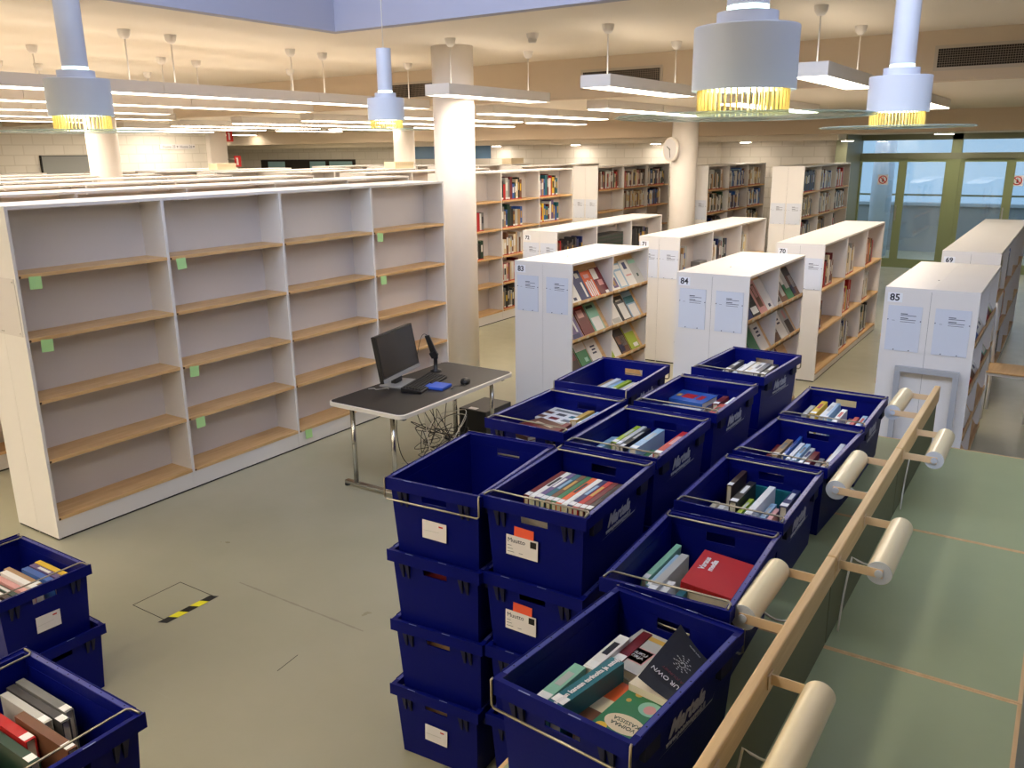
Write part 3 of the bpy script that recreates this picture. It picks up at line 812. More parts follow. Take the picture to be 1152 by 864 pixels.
def fill(xf, ya, yb, z, pal, where, hmin=0.20, hmax=0.29, tmin=0.018, tmax=0.045, stuff=None, strip=True, group=None, depth=(0.15, 0.19)):
    """stand books side by side on a shelf facing +X, from ya to yb; z: shelf centre"""
    y = ya; i = 0; P = PALS[pal]; off = random.randrange(len(P))
    while True:
        T = random.uniform(tmin, tmax)
        if y + T > yb: break
        H = random.uniform(hmin, hmax); D = random.uniform(*depth)
        col = P[(off + i * 2 + random.randrange(2)) % len(P)]
        q = book_mesh(T, D, H, col, random.choice(SPC), label=random.random() < 0.3, strip=strip)
        lean = 0.0
        loc = Vector((xf - 0.035 - D / 2, y + T / 2, z + 0.0115))
        if stuff is None:
            book_count[0] += 1
            o = q.build('book'); o.location = loc; o.rotation_euler = (0, 0, R(90))
            tag(o, '%s book, %s on the %s' % (col, ORD(i) if i < 20 else 'last', where), 'book', group or 'books on the shelves')
        else:
            Tm = Matrix.Translation(loc) @ Matrix.Rotation(R(90), 4, 'Z')
            n0 = len(stuff.v); stuff.v += [tuple(Tm @ Vector(p)) for p in q.v]
            for f, mi, sm in zip(q.f, q.m, q.sm):
                stuff.f.append(tuple(k + n0 for k in f)); stuff.m.append(stuff.mi(q.ms[mi])); stuff.sm.append(sm)
        y += T + 0.0012; i += 1


def where(shelf, bay, case): return '%s shelf, %s bay of %s' % (shelf, bay, case)


far = MB()
cb = 'bookcase behind thick column'
xf = -6.76
for (bay, si, f0, f1, pal) in ((0, 0, 0.02, 0.42, 'greys'), (0, 1, 0.02, 0.60, 'red'), (0, 2, 0.02, 0.62, 'greys'), (0, 3, 0.02, 0.45, 'red'),
                               (1, 0, 0.02, 0.60, 'mix'), (1, 1, 0.02, 0.62, 'mix'), (1, 2, 0.02, 0.55, 'creams'), (1, 3, 0.02, 0.5, 'red'), (1, 4, 0.02, 0.5, 'greys'),
                               (2, 0, 0.02, 0.58, 'colour'), (2, 1, 0.02, 0.62, 'colour')):
    fill(xf, 9.02 + bay * 1.015 + f0, 9.02 + bay * 1.015 + f1, S5[si], pal, where(SH5[si], ORD(bay), cb), hmin=0.22, hmax=0.33, tmin=0.032, tmax=0.072, depth=(0.14, 0.18), group='books behind the thick column', stuff=far if si > 2 else None)
LZ = ['top', 'middle', 'bottom']
for nm, xc, rows in (('70', -2.31, ((0, 0, 0.2, 0.6, 'red'), (1, 0, 0.1, 0.55, 'creams'), (2, 0, 0.1, 0.55, 'orange'), (0, 1, 0.05, 0.22, 'red'), (1, 1, 0.02, 0.5, 'colour'), (2, 1, 0.02, 0.5, 'creams'), (1, 2, 0.02, 0.55, 'mix'), (2, 2, 0.02, 0.6, 'greys'))),
                     ('71', -3.86, ((0, 0, 0.02, 0.32, 'mix'), (1, 0, 0.02, 0.6, 'mix'), (2, 0, 0.02, 0.32, 'mix'))),
                     ('72', -5.43, ((0, 0, 0.02, 0.2, 'red'), (0, 0, 0.21, 0.72, 'dark'), (2, 0, 0.02, 0.62, 'dark'))),
                     ('69', -0.76, tuple((b_, s_, 0.03, 0.92 if b_ < 2 else 0.7, ['creams', 'mix', 'colour', 'dark'][(b_ + s_) % 4]) for b_ in range(4) for s_ in range(3)))):
    for (bay, si, f0, f1, pal) in rows:
        fill(xc + 0.244, 8.875 + bay * 1.037 + f0, 8.875 + bay * 1.037 + f1, LOWZ[si], pal, where(LZ[si], ORD(bay) + (' later' if f0 == 0.21 else ''), 'unit ' + nm), hmin=0.24, hmax=0.36, tmin=0.026, tmax=0.058, group='books in the low units', stuff=far if nm == '69' else None)
# (box set) in unit 72, middle bay, and a lone grey box in 71
b = MB()
for k in range(12):
    y = 9.97 + k * 0.062
    b.box(-5.40, -5.21, y, y + 0.06, LOWZ[0] + 0.0115, LOWZ[0] + 0.33, 'cover_dark grey')
    for j in range(6): b.box(-5.21, -5.2094, y + 0.006, y + 0.054, LOWZ[0] + 0.03 + j * 0.05, LOWZ[0] + 0.05 + j * 0.05, 'cover_dark green')
tag(b.build('encyclopedia_set', None), 'tight set of dark olive patterned volumes in the middle bay of unit 72', 'books', kind='stuff')
b = MB(); b.box(-3.75, -3.64, 9.55, 9.78, LOWZ[0] + 0.0115, LOWZ[0] + 0.13, 'cover_grey'); b.box(-3.64, -3.6385, 9.57, 9.76, LOWZ[0] + 0.03, LOWZ[0] + 0.11, 'cover_pale grey')
tag(b.build('archive_box', bevel=0.004), 'small grey box standing alone in the first bay of unit 71', 'box')

# far block: one mass of small books
for (xf, y0, rows) in ((-3.56, 13.55, ((0, 0, 0.05, 0.8, 'dark'), (1, 0, 0.1, 0.85, 'bluewhite'), (2, 0, 0.1, 0.7, 'orange'), (0, 1, 0.05, 0.7, 'binder'), (1, 1, 0.05, 0.9, 'creams'), (2, 1, 0.1, 0.9, 'greys'), (0, 2, 0.05, 0.7, 'mix'), (1, 2, 0.1, 0.6, 'binder'), (2, 2, 0.05, 0.3, 'orange'))),
                       (-5.2, 13.85, ((0, 0, 0.05, 0.8, 'greys'), (1, 0, 0.05, 0.9, 'bluewhite'), (2, 0, 0.05, 0.85, 'creams'), (0, 1, 0.02, 0.85, 'greys'), (1, 1, 0.02, 0.7, 'bluewhite'), (2, 1, 0.02, 0.9, 'bluewhite'), (0, 2, 0.02, 0.8, 'dark'), (2, 2, 0.05, 0.8, 'greys'))),
                       (-7.0, 13.35, ((1, 0, 0.02, 0.95, 'red'), (2, 0, 0.05, 0.85, 'mix'), (1, 1, 0.02, 0.95, 'creams'), (2, 1, 0.02, 0.7, 'bluewhite'), (0, 0, 0.1, 0.9, 'mix'), (1, 4, 0.1, 0.7, 'red'))),
                       (-8.72, 13.6, ((2, 0, 0.05, 0.5, 'creams'), (2, 1, 0.05, 0.8, 'dark'), (2, 2, 0.05, 0.8, 'bluewhite')))):
    for (bay, si, f0, f1, pal) in rows:
        fill(xf, y0 + 0.02 + bay * 1.03 + f0, y0 + 0.02 + bay * 1.03 + f1, S5[si], pal, '', hmin=0.24, hmax=0.33, tmin=0.03, tmax=0.06, stuff=far)
tag(far.build('distant_books'), 'mass of small distant books on the tall back bookcases and the lowest shelves', 'books', kind='stuff')

# ------------------------------------------------------------ magazines on the display units
W = lambda s: 'cover_' + s
DES = {
    'white': ('white', [(0.35, 0.65, 0.1, 0.2, 'ink')]),
    'navy': ('dark blue', [(0.62, 0.8, 0.1, 0.6, W('white')), (0.4, 0.75, 0.75, 0.92, W('pale grey'))]),
    'orange': ('orange', [(0.1 + 0.0, 0.25, 0.08, 0.62, W('white')), (0.32, 0.44, 0.05, 0.66, W('white')), (0.52, 0.64, 0.08, 0.62, W('white')), (0.72, 0.84, 0.05, 0.66, W('white')), (0.2, 0.7, 0.74, 0.88, W('pink'))]),
    'redwhite': ('dark red', [(0.0, 0.55, 0.6, 0.98, W('white')), (0.3, 0.8, 0.36, 0.56, W('pink')), (0.6, 0.95, 0.03, 0.15, W('white'))]),
    'picture': ('white', [(0.35, 0.9, 0.12, 0.5, W('purple')), (0.45, 0.7, 0.2, 0.4, W('gold'))]),
    'paleblue': ('light blue', [(0.08, 0.92, 0.78, 0.94, W('white')), (0.15, 0.85, 0.1, 0.7, W('white'))]),
    'violet': ('white', [(0.3, 0.7, 0.66, 0.92, W('dark blue')), (0.2, 0.85, 0.4, 0.46, W('pink'))]),
    'palegreen': ('pale grey', [(0.1, 0.9, 0.82, 0.95, W('mint')), (0.4, 0.6, 0.3, 0.42, W('dark green'))]),
    'purple': ('purple', [(0.6, 0.75, 0.25, 0.9, W('white')), (0.1, 0.8, 0.05, 0.2, W('dark blue'))]),
    'crimson': ('dark red', [(0.2, 0.75, 0.6, 0.85, W('pink')), (0.1, 0.9, 0.9, 0.96, W('red'))]),
    'mint': ('mint', [(0.1, 0.75, 0.83, 0.93, W('dark green')), (0.1, 0.9, 0.05, 0.5, W('white'))]),
    'maroon': ('dark brown', [(0.1, 0.9, 0.5, 0.85, W('dark red'))]),
    'greenwhite': ('green', [(0, 1, 0.72, 1.0, W('white')), (0.5, 0.8, 0.3, 0.45, W('mint'))]),
    'plain': ('white', [(0.3, 0.75, 0.7, 0.76, 'ink'), (0.35, 0.7, 0.58, 0.64, 'ink'), (0.3, 0.7, 0.46, 0.52, 'ink')]),
    'thick': ('white', [(0.1, 0.9, 0.02, 0.2, W('pale grey'))]),
    'blackframe': ('black', [(0.22, 0.95, 0.08, 0.7, W('white')), (0.2, 0.8, 0.8, 0.86, W('white'))]),
    'teal': ('light blue', [(0, 1, 0.55, 0.8, W('teal')), (0.1, 0.9, 0.05, 0.5, W('white'))]),
    'photo': ('dark grey', [(0.05, 0.95, 0.04, 0.72, W('brown')), (0.4, 0.9, 0.3, 0.7, W('pale grey')), (0.05, 0.5, 0.1, 0.4, W('dark blue'))]),
    'lime': ('lime', [(0, 1, 0.7, 1.0, W('pale grey')), (0.4, 0.9, 0.1, 0.25, W('white'))]),
    'limeedge': ('lime', [(0.3, 1.0, 0, 0.8, W('white'))]),
    'indigo': ('dark blue', [(0.2, 0.6, 0.15, 0.4, W('purple'))]),
    'portrait': ('black', [(0.25, 0.75, 0.45, 0.85, W('dark grey')), (0.1, 0.9, 0.1, 0.3, W('white'))]),
    'pink': ('pink', [(0.25, 0.8, 0.2, 0.9, W('brown')), (0.35, 0.7, 0.5, 0.85, W('pink'))]),
    'mono': ('pale grey', [(0.2, 0.9, 0.1, 0.75, W('dark grey')), (0.4, 0.7, 0.3, 0.6, W('white'))]),
    'brownp': ('brown', [(0.35, 0.85, 0.2, 0.8, W('pale grey')), (0.4, 0.7, 0.5, 0.8, W('pink'))]),
    'greenphoto': ('green', [(0, 0.4, 0.5, 0.98, W('white')), (0.4, 0.98, 0.35, 0.95, W('pale grey'))]),
    'greencover': ('green', [(0.1, 0.7, 0.8, 0.9, W('dark green'))]),
    'singer': ('pale grey', [(0.2, 0.9, 0.04, 0.5, W('dark brown')), (0.4, 0.7, 0.55, 0.85, W('pink'))]),
    'redmag': ('red', [(0.4, 0.9, 0.2, 0.7, W('black'))]),
    'bluemag': ('blue', [(0.1, 0.9, 0.1, 0.5, W('orange'))]),
}
BAYN = ['near bay', 'far bay']
ROWN = ['top row', 'second row', 'third row', 'lowest row']
mags = {
    '83': [(0, 0, ['white', 'navy', 'orange', 'redwhite']), (1, 0, ['picture', 'paleblue', 'violet', 'palegreen']), (0, 1, ['purple', 'crimson', 'mint']), (1, 1, ['thick', 'blackframe', 'teal']),
           (0, 2, ['maroon', 'greenwhite', 'plain']), (1, 2, ['limeedge', 'photo', 'lime'])],
    '84': [(0, 0, ['indigo', 'portrait', 'pink', 'white']), (1, 0, ['mono', 'brownp', 'greenphoto', 'photo']), (0, 1, ['indigo', 'greencover', 'plain']), (1, 1, ['photo', 'plain', 'singer']), (1, 2, ['redmag', 'crimson']), (0, 2, ['plain', 'mono'])],
    '85': [(0, 0, ['mono', 'bluemag', 'picture', 'white']), (1, 0, ['photo', 'redmag', 'crimson', 'limeedge']), (0, 1, ['bluemag', 'orange', 'brownp', 'white']), (1, 1, ['orange', 'crimson', 'mint']), (0, 2, ['redmag', 'white', 'plain'])],
}
DN = {'white': 'white', 'navy': 'dark navy', 'orange': 'orange and white', 'redwhite': 'red and white', 'picture': 'white with picture', 'paleblue': 'pale blue', 'violet': 'white and violet', 'palegreen': 'pale green', 'purple': 'purple', 'crimson': 'crimson', 'mint': 'mint green', 'maroon': 'dark maroon', 'greenwhite': 'green and white', 'plain': 'plain white lettered', 'thick': 'thick white', 'blackframe': 'black framed', 'teal': 'teal and white', 'photo': 'photo covered', 'lime': 'lime green', 'limeedge': 'white and lime', 'indigo': 'indigo', 'portrait': 'black portrait', 'pink': 'pink portrait', 'mono': 'black and white', 'brownp': 'brown portrait', 'greenphoto': 'green and white photo', 'greencover': 'green', 'singer': 'grey portrait', 'redmag': 'red', 'bluemag': 'blue and orange'}
ang = math.atan2((0.296 - 0.024) - 0.081, 0.307)
for nm, rows in mags.items():
    t, xf, y0, bw = DISP[nm]
    for bay, row, items in rows:
        n = len(items); pitch = (bw - 0.045) / max(n, 3.4 if n > 2 else n + 1.2)
        for i, it in enumerate(items):
            col, cov = DES[it]
            wd = min(pitch - 0.006, 0.195); hg = random.uniform(0.265, 0.30); T = 0.03 if it == 'thick' else 0.008
            y = y0 + bay * bw + 0.03 + pitch * (i + 0.5) + (0.02 if n < 4 else 0)
            q = book_mesh(T, wd, hg, col, label=False, cover=cov)
            o = q.build('magazine')
            o.location = (xf - 0.012 - T / 2 * math.cos(ang), y, LEDGE[row] - 0.0045 + math.sin(ang) * T / 2)
            o.rotation_euler = (0, -ang, 0)
            tag(o, '%s magazine, %s in the %s, %s of display unit %s' % (DN[it], ORD(i), ROWN[row], BAYN[bay], nm), 'magazine', 'magazines on display')

# ------------------------------------------------------------ blue moving crates
CW, CL, CH = 0.414, 0.600, 0.32
PITCH = 0.297


def crate_body():
    q = MB(); mt = 'crate_blue'
    def hw(z, inner=False): return (0.176 + (0.190 - 0.176) * z / 0.285) - (0.004 if inner else 0)
    def hl(z, inner=False): return (0.266 + (0.283 - 0.266) * z / 0.285) - (0.004 if inner else 0)
    def piece(side, f0, f1, z0, z1):
        rings = []
        for z in (z0, z1):
            pts = []
            for f, inn in ((f0, False), (f1, False), (f1, True), (f0, True)):
                if side in ('f', 'b'):
                    s = -1 if side == 'f' else 1
                    p = (f * hw(z, inn and abs(f) == 1) * 1.0, s * hl(z, inn), z)
                else:
                    s = -1 if side == 'l' else 1
                    p = (s * hw(z, inn), f * hl(z, inn and abs(f) == 1), z)
                pts.append(p)
            if side in ('b', 'l'): pts = pts[::-1]
            rings.append(pts)
        q.hexa(rings[0], rings[1], mt)
    for s in 'fb':
        piece(s, -1, 1, 0, 0.243); piece(s, -1, -0.28, 0.243, 0.28); piece(s, 0.28, 1, 0.243, 0.28)
    piece('l', -1, 1, 0, 0.283); piece('r', -1, 1, 0, 0.283)
    q.box(-hw(0) + 0.003, hw(0) - 0.003, -hl(0) + 0.003, hl(0) - 0.003, 0, 0.006, mt)
    # rim
    ox, oy, ix, iy = CW / 2, CL / 2, 0.187, 0.279
    q.box(-ox, ox, -oy, -iy, 0.278, CH, mt); q.box(-ox, ox, iy, oy, 0.278, CH, mt)
    q.box(-ox, -ix, -iy, iy, 0.278, CH, mt); q.box(ix, ox, -iy, iy, 0.278, CH, mt)
    # raised outer lip on the short ends, notches and holes
    for s in (-1, 1):
        q.box(-ox, ox, s * (oy - 0.004), s * oy, CH, CH + 0.005, mt)
        for x0, x1 in ((-0.12, -0.04), (0.03, 0.11)): q.box(x0, x1 - 0.045, s * (oy - 0.004), s * (oy - 0.0005), CH + 0.005, CH + 0.0056, 'crate_scuff')
        q.box(s * (ox - 0.003), s * ox, -oy * 0.86, oy * 0.86, CH, CH + 0.003, mt); q.box(s * (ox - 0.018), s * (ox - 0.004), -oy * 0.86, oy * 0.86, CH, CH + 0.0008, 'crate_rim_sheen')
        for k in range(-4, 5): q.cyl((s * (ox - 0.010), k * 0.055, CH), (s * (ox - 0.010), k * 0.055, CH + 0.0012), 0.0026, 'crate_hole', n=6)
        # ribbed pockets under the rim on both ends
        for x in (-0.145, -0.12, 0.12, 0.145):
            q.hexa([(x - 0.004, s * 0.281, 0.215), (x + 0.004, s * 0.281, 0.215), (x + 0.004, s * 0.284, 0.215), (x - 0.004, s * 0.284, 0.215)] if s > 0 else [(x - 0.004, s * 0.284, 0.215), (x + 0.004, s * 0.284, 0.215), (x + 0.004, s * 0.281, 0.215), (x - 0.004, s * 0.281, 0.215)],
                   [(x - 0.010, s * 0.282, 0.279), (x + 0.010, s * 0.282, 0.279), (x + 0.010, s * 0.297, 0.279), (x - 0.010, s * 0.297, 0.279)] if s > 0 else [(x - 0.010, s * 0.297, 0.279), (x + 0.010, s * 0.297, 0.279), (x + 0.010, s * 0.282, 0.279), (x - 0.010, s * 0.282, 0.279)], 'crate_dark')
        for y in (-0.2, 0.2):
            q.box(s * 0.189, s * 0.205, y - 0.035, y + 0.035, 0.235, 0.279, 'crate_dark')
    return q


proto_body = None
bails = {}


def bail_mesh(kind, s):
    q = MB(); r = 0.0035
    if kind == 'in':
        pts = [(-0.192, s * 0.284, 0.318), (-0.183, s * 0.274, 0.300), (-0.182, s * 0.245, 0.2895), (-0.176, s * 0.237, 0.2892), (0.176, s * 0.237, 0.2892), (0.182, s * 0.245, 0.2895), (0.183, s * 0.274, 0.300), (0.192, s * 0.284, 0.318)]
    elif kind == 'top':
        pts = [(-0.197, s * 0.29, 0.324), (-0.195, s * 0.255, 0.325), (-0.186, s * 0.244, 0.325), (0.186, s * 0.244, 0.325), (0.195, s * 0.255, 0.325), (0.197, s * 0.29, 0.324)]
    else:
        pts = [(-0.203, s * 0.297, 0.324), (-0.204, s * 0.304, 0.322), (-0.204, s * 0.304, 0.25), (-0.196, s * 0.304, 0.242), (0.196, s * 0.304, 0.242), (0.204, s * 0.304, 0.25), (0.204, s * 0.304, 0.322), (0.203, s * 0.297, 0.324)]
    q.tube(pts, r, 'wire', n=8)
    return q


def crate(x, y, zbase, rz, label, group, front='in', back='in', card=None, logo=True):
    global proto_body
    t = thing('moving_crate', label, 'crate', (x, y, zbase), R(rz), group)
    if proto_body is None:
        proto_body = crate_body().build('crate_body', t)
    else:
        o = proto_body.copy(); C.objects.link(o); o.parent = t
    for kd, s in ((front, -1), (back, 1)):
        key = (kd, s)
        if key not in bails:
            bails[key] = bail_mesh(kd, s).build('wire_bar', t)
        else:
            o = bails[key].copy(); C.objects.link(o); o.parent = t
    yf = -0.2812
    if card == 'muutto':
        q = MB(); q.box(-0.115, 0.012, yf - 0.0015, yf - 0.0005, 0.112, 0.188, 'card_white', Matrix.Rotation(R(1.2), 4, 'Y')); c_ = q.build('label_card', t)
        q = MB(); q.box(-0.018, 0.006, yf - 0.0022, yf - 0.0016, 0.158, 0.182, 'black_plastic', Matrix.Rotation(R(1.2), 4, 'Y')); q.build('black_square', c_)
        text_obj('lettering', 'Muutto', 0.024, 'ink', c_, basis((-0.070, yf - 0.002, 0.171), (1, 0, 0.0), (0, 0, 1)))
        q = MB()
        for k, (a, c2) in enumerate(((-0.107, -0.09), (-0.107, -0.085), (-0.107, -0.08), (-0.06, -0.045))): q.box(a, c2, yf - 0.0021, yf - 0.0016, 0.150 - 0.012 * min(k, 2), 0.1515 - 0.012 * min(k, 2), 'ink')
        q.build('form_lines', c_)
        q = MB(); q.box(-0.09, -0.012, yf - 0.0009, yf - 0.0002, 0.18, 0.222, 'card_orange', Matrix.Rotation(R(3), 4, 'Y')); q.build('orange_slip', t)
    elif card == 'plain':
        q = MB(); q.box(-0.06, 0.045, yf - 0.0015, yf - 0.0005, 0.105, 0.178, 'card_white', Matrix.Rotation(R(2), 4, 'Y')); c_ = q.build('label_card', t)
        q = MB(); q.box(0.012, 0.03, yf - 0.0022, yf - 0.0016, 0.160, 0.166, 'sign_red', Matrix.Rotation(R(2), 4, 'Y')); q.box(-0.05, 0.02, yf - 0.0022, yf - 0.0016, 0.138, 0.1392, 'cover_pale grey'); q.build('red_mark', c_)
    if logo:
        T = basis((0.1905, 0.0, 0.225), (0, 1, 0), (0, 0, 1))
        text_obj('logo_text', 'Martela', 0.062, 'logo_white', t, T, shear=0.5, bold=0.0022)
        text_obj('logo_text', 'www.poistomyynti.fi', 0.022, 'logo_white', t, basis((0.1895, 0.0, 0.19), (0, 1, 0), (0, 0, 1)), shear=0.3, bold=0.001, spacing=1.15)
        q = MB(); q.quad([(0.1885, -0.15, 0.172), (0.189, 0.15, 0.176), (0.1893, 0.17, 0.2), (0.1892, 0.155, 0.181)], 'logo_white'); q.build('logo_swoosh', t)
    return t


lvl = ['bottom', 'third', 'second', 'topmost']
gC = 'blue moving crates'
stacks = {
    'A': (-1.832, 2.493, 4.6, 'front', 'front', 'the empty topped stack'),
    'B': (-1.419, 2.537, 2.2, 'top', 'top', 'the neat spines stack'),
    'C': (-1.90, 3.262, -0.7, 'top', 'top', 'the stack topped by flat picture books'),
    'K': (-1.975, 3.985, 2.5, 'front', 'front', 'the stack farthest along beside unit 83'),
    'B2': (-1.442, 3.177, 0.7, 'top', 'top', 'the stack with the thick red book on top'),
    'B3': (-1.445, 3.855, -0.1, 'top', 'top', 'the stack topped by a blue book lying flat'),
    'B4': (-1.442, 4.603, -3.0, 'top', 'front', 'the stack by unit 84'),
}
for k, (x, y, a, fr, bk, desc) in stacks.items():
    for n in range(4):
        top = n == 3
        card = {'A': {0: 'plain', 3: 'plain'}, 'B': {0: 'muutto', 1: 'muutto', 2: 'muutto', 3: 'muutto'}}.get(k, {}).get(n)
        extra = {'plain': ', white card', 'muutto': ', orange slip and white card'}.get(card, '')
        crate(x + (0 if top else random.uniform(-0.006, 0.006)) + (0.012 * (3 - n) * -1 if k == 'A' else 0) * 0.6, y + (0 if top else random.uniform(-0.004, 0.004)), n * PITCH + 0.001, a + (0 if top else random.uniform(-1, 1)),
              '%s blue crate%s of %s%s' % (lvl[n], '' if n in (0, 3) else ' from the top', desc, extra), gC, ('out' if fr == 'front' else fr) if top else 'in', ('out' if bk == 'front' else bk) if top else 'in', card, logo=top or k in ('B', 'A'))
ZT = 0.765
tabc = {'D': (-0.845, 1.800, -5.4, 'out', 'out', 'open blue crate on the green table holding a green illustrated book'),
        'E': (-0.896, 2.439, 2.4, 'top', 'top', 'open blue crate on the green table holding a bright red book'),
        'F': (-0.928, 3.12, 0.8, 'top', 'top', 'open blue crate on the green table with a teal folder inside'),
        'G': (-0.912, 3.764, -2.4, 'top', 'top', 'open blue crate on the green table with a blue divider and pale books'),
        'H': (-0.910, 4.405, 0.2, 'top', 'top', 'open blue crate at the far end of the green table row')}
for k, (x, y, a, fr, bk, lab) in tabc.items():
    crate(x, y, ZT + 0.001, a, lab, gC, fr, bk)
# the stacks at the frame edge, long side across
crate(-3.44 - 0.30, 1.62, 0.001, 90 - 1.0, 'lower blue crate of the two beside the empty bookcase corner', gC, card=None)
crate(-3.455 - 0.30, 1.60, PITCH + 0.001, 90 + 0.5, 'upper blue crate of the two beside the empty bookcase corner, full of books', gC, 'top', 'top', 'plain')
for n in range(3):
    crate(-1.925 - 0.30, 0.882, n * PITCH + 0.001, 90 + (0.5 if n == 2 else 0), '%s blue crate of the three closest to the camera' % ['bottom', 'middle', 'top'][n], gC, 'top' if n == 2 else 'in', 'top' if n == 2 else 'in')

# ------------------------------------------------------------ books in crates
RIM_T = ZT + CH + 0.001
RIM_S = 3 * PITCH + CH + 0.001
gB = 'books in the blue crates'


def bup(x, y0, y1, top, floor, T, col, label, tilt=0.0, rz=0.0, spine='none', dmax=0.26, lab=True):
    """book standing on its fore-edge with the spine up, running along Y"""
    L = y1 - y0; D = min(top - floor - 0.002, dmax)
    q = book_mesh(T, D, L, col, spine, label=lab, pages_child=True)
    o = q.build('book'); book_count[0] += 1
    p = MB(); t_ = min(0.003, T * 0.12); p.box(-T / 2 + t_, T / 2 - t_, -D / 2 + t_, D / 2 - 0.004, 0.004, L - 0.004, 'pages'); p.build('pages', o)
    o.rotation_euler = (R(-90), R(tilt), R(rz))
    th = R(tilt)
    zc = floor + 0.001 + D / 2 * math.cos(th) + abs(math.sin(th)) * T / 2
    o.location = (x, y0, zc)
    return tag(o, label, 'book', gB)


def bflat(x, y, z, w, l, T, col, label, rz=0.0, cover=None, tx=0.0, ty=0.0):
    """book lying flat: l along local X (book height), w along Y, base at z"""
    q = book_mesh(T, w, l, col, label=False, cover=cover, pages_child=True)
    o = q.build('book'); book_count[0] += 1
    p = MB(); t_ = min(0.003, T * 0.12); p.box(-T / 2 + t_, T / 2 - t_, -w / 2 + t_, w / 2 - 0.004, 0.004, l - 0.004, 'pages'); p.build('pages', o)
    # book local X (thickness) -> up ; book Z (height) -> -X then rotated by rz
    Rm = Euler((R(tx), R(ty), R(rz)), 'XYZ').to_matrix() @ Matrix.Rotation(R(-90), 3, 'Y')
    c = Vector((x, y, z + T / 2))
    o.rotation_euler = Rm.to_euler()
    o.location = c - Rm @ Vector((0, 0, l / 2))
    return tag(o, label, 'book', gB)


fS = 3 * PITCH + 0.008   # inside floor of a fourth-level crate
fT = ZT + 0.008
# B: neat row of spines
cols = ['dark red', 'white', 'purple', 'teal', 'brown', 'green', 'orange', 'white', 'dark blue', 'red', 'dark red', 'dark brown']
names = ['maroon', 'first white', 'purple', 'teal', 'brown with gold', 'green', 'orange', 'second white', 'navy', 'bright red', 'deep red', 'dark brown']
for i, (c_, nm) in enumerate(zip(cols, names)):
    bup(-1.545 + i * 0.0228, 2.42 + 0.002 * (i % 3), 2.70, 1.165, fS, 0.021, c_, '%s spine in the neat row of the top crate with a Muutto card' % nm, spine=['none', 'cover_black', 'cover_white', 'cover_light blue', 'cover_gold'][i % 5])
q = book_mesh(0.022, 0.25, 0.27, 'lime', label=False); o = q.build('book'); o.rotation_euler = (R(-90), 0, R(90)); o.location = (-1.29, 2.36, fS + 0.001 + 0.125); tag(o, 'lime green book standing across the front of the crate of neat spines', 'book', gB)
q = book_mesh(0.02, 0.255, 0.27, 'cream', label=False); o = q.build('book'); o.rotation_euler = (R(-90), 0, R(90)); o.location = (-1.31, 2.325, fS + 0.001 + 0.1275); tag(o, 'cream book standing across behind the handle slot of the neat spines crate', 'book', gB)
# A: nearly empty
bup(-1.70, 2.26, 2.42, 1.02, fS, 0.03, 'pale grey', 'lone pale book at the bottom corner of the almost empty crate', tilt=12)
# C: flat picture books (stacked)
z = fS
for i, (col, nm) in enumerate((('dark grey', 'lower dark'), ('grey', 'upper grey'))):
    bflat(-1.955, 3.18, z + 0.001, 0.24, 0.20, 0.101, col, '%s thick book under the brown album' % nm, rz=4 * i); z += 0.102
bflat(-1.99, 3.20, z + 0.001, 0.235, 0.19, 0.022, 'brown', 'brown and rust coloured album lying on top beside the black desk', rz=-20, cover=[(0.08, 0.6, 0.1, 0.9, W('dark red')), (0.15, 0.35, 0.3, 0.6, W('tan')), (0.7, 0.78, 0.2, 0.8, W('cream'))])
z = fS
for i in range(2):
    bflat(-1.98, 3.43, z + 0.001, 0.18, 0.21, 0.099, ['tan', 'cream'][i], '%s thick book under the white picture book' % ['lower tan', 'upper cream'][i], rz=0); z += 0.10
bflat(-1.985, 3.435, z + 0.001, 0.19, 0.25, 0.02, 'white', 'white picture book with small photographs, behind the brown album', rz=-6,
      cover=[(0.1, 0.28, 0.1, 0.3, W('grey')), (0.1, 0.28, 0.4, 0.6, W('dark red')), (0.1, 0.28, 0.7, 0.9, W('brown')), (0.45, 0.62, 0.1, 0.3, W('teal')), (0.45, 0.62, 0.4, 0.6, W('dark grey')), (0.45, 0.62, 0.7, 0.9, W('brown')), (0.75, 0.9, 0.2, 0.8, W('grey'))])
bup(-1.83, 3.32, 3.50, 1.15, fS, 0.035, 'gold', 'gold covered book leaning in the crate of flat picture books', tilt=-10)
bup(-1.795, 3.05, 3.25, 1.14, fS, 0.03, 'white', 'white book by the side wall of the crate of flat picture books', tilt=6)
bup(-1.845, 3.05, 3.27, 1.15, fS, 0.03, 'dark red', 'dark red book in the crate of flat picture books', tilt=0)
bup(-1.79, 3.29, 3.50, 1.15, fS, 0.025, 'light blue', 'pale blue book by the side wall behind the gold one', tilt=-8)
# B2
for i, (x, y0, y1, tz, T, c_, nm, ti) in enumerate(((-1.585, 3.07, 3.26, 1.13, 0.034, 'light blue', 'pale teal', -8), (-1.55, 3.14, 3.40, 1.15, 0.022, 'lime', 'lime green', 0), (-1.525, 3.13, 3.41, 1.15, 0.02, 'pale grey', 'pale grey', 0), (-1.503, 3.12, 3.41, 1.145, 0.018, 'black', 'thin black', 0),
        (-1.478, 3.05, 3.30, 1.12, 0.03, 'dark blue', 'navy', 4), (-1.440, 3.10, 3.40, 1.155, 0.034, 'light blue', 'large pale blue', 0), (-1.405, 3.0, 3.24, 1.11, 0.024, 'green', 'small green', 0), (-1.380, 3.02, 3.28, 1.11, 0.02, 'white', 'thin white', 0), (-1.357, 3.0, 3.28, 1.10, 0.02, 'cream', 'cream', 0))):
    bup(x, y0, y1, tz, fS, T, c_, '%s book standing in the crate with the thick red book' % nm, tilt=ti, spine='cover_pale grey' if i % 2 else 'none')
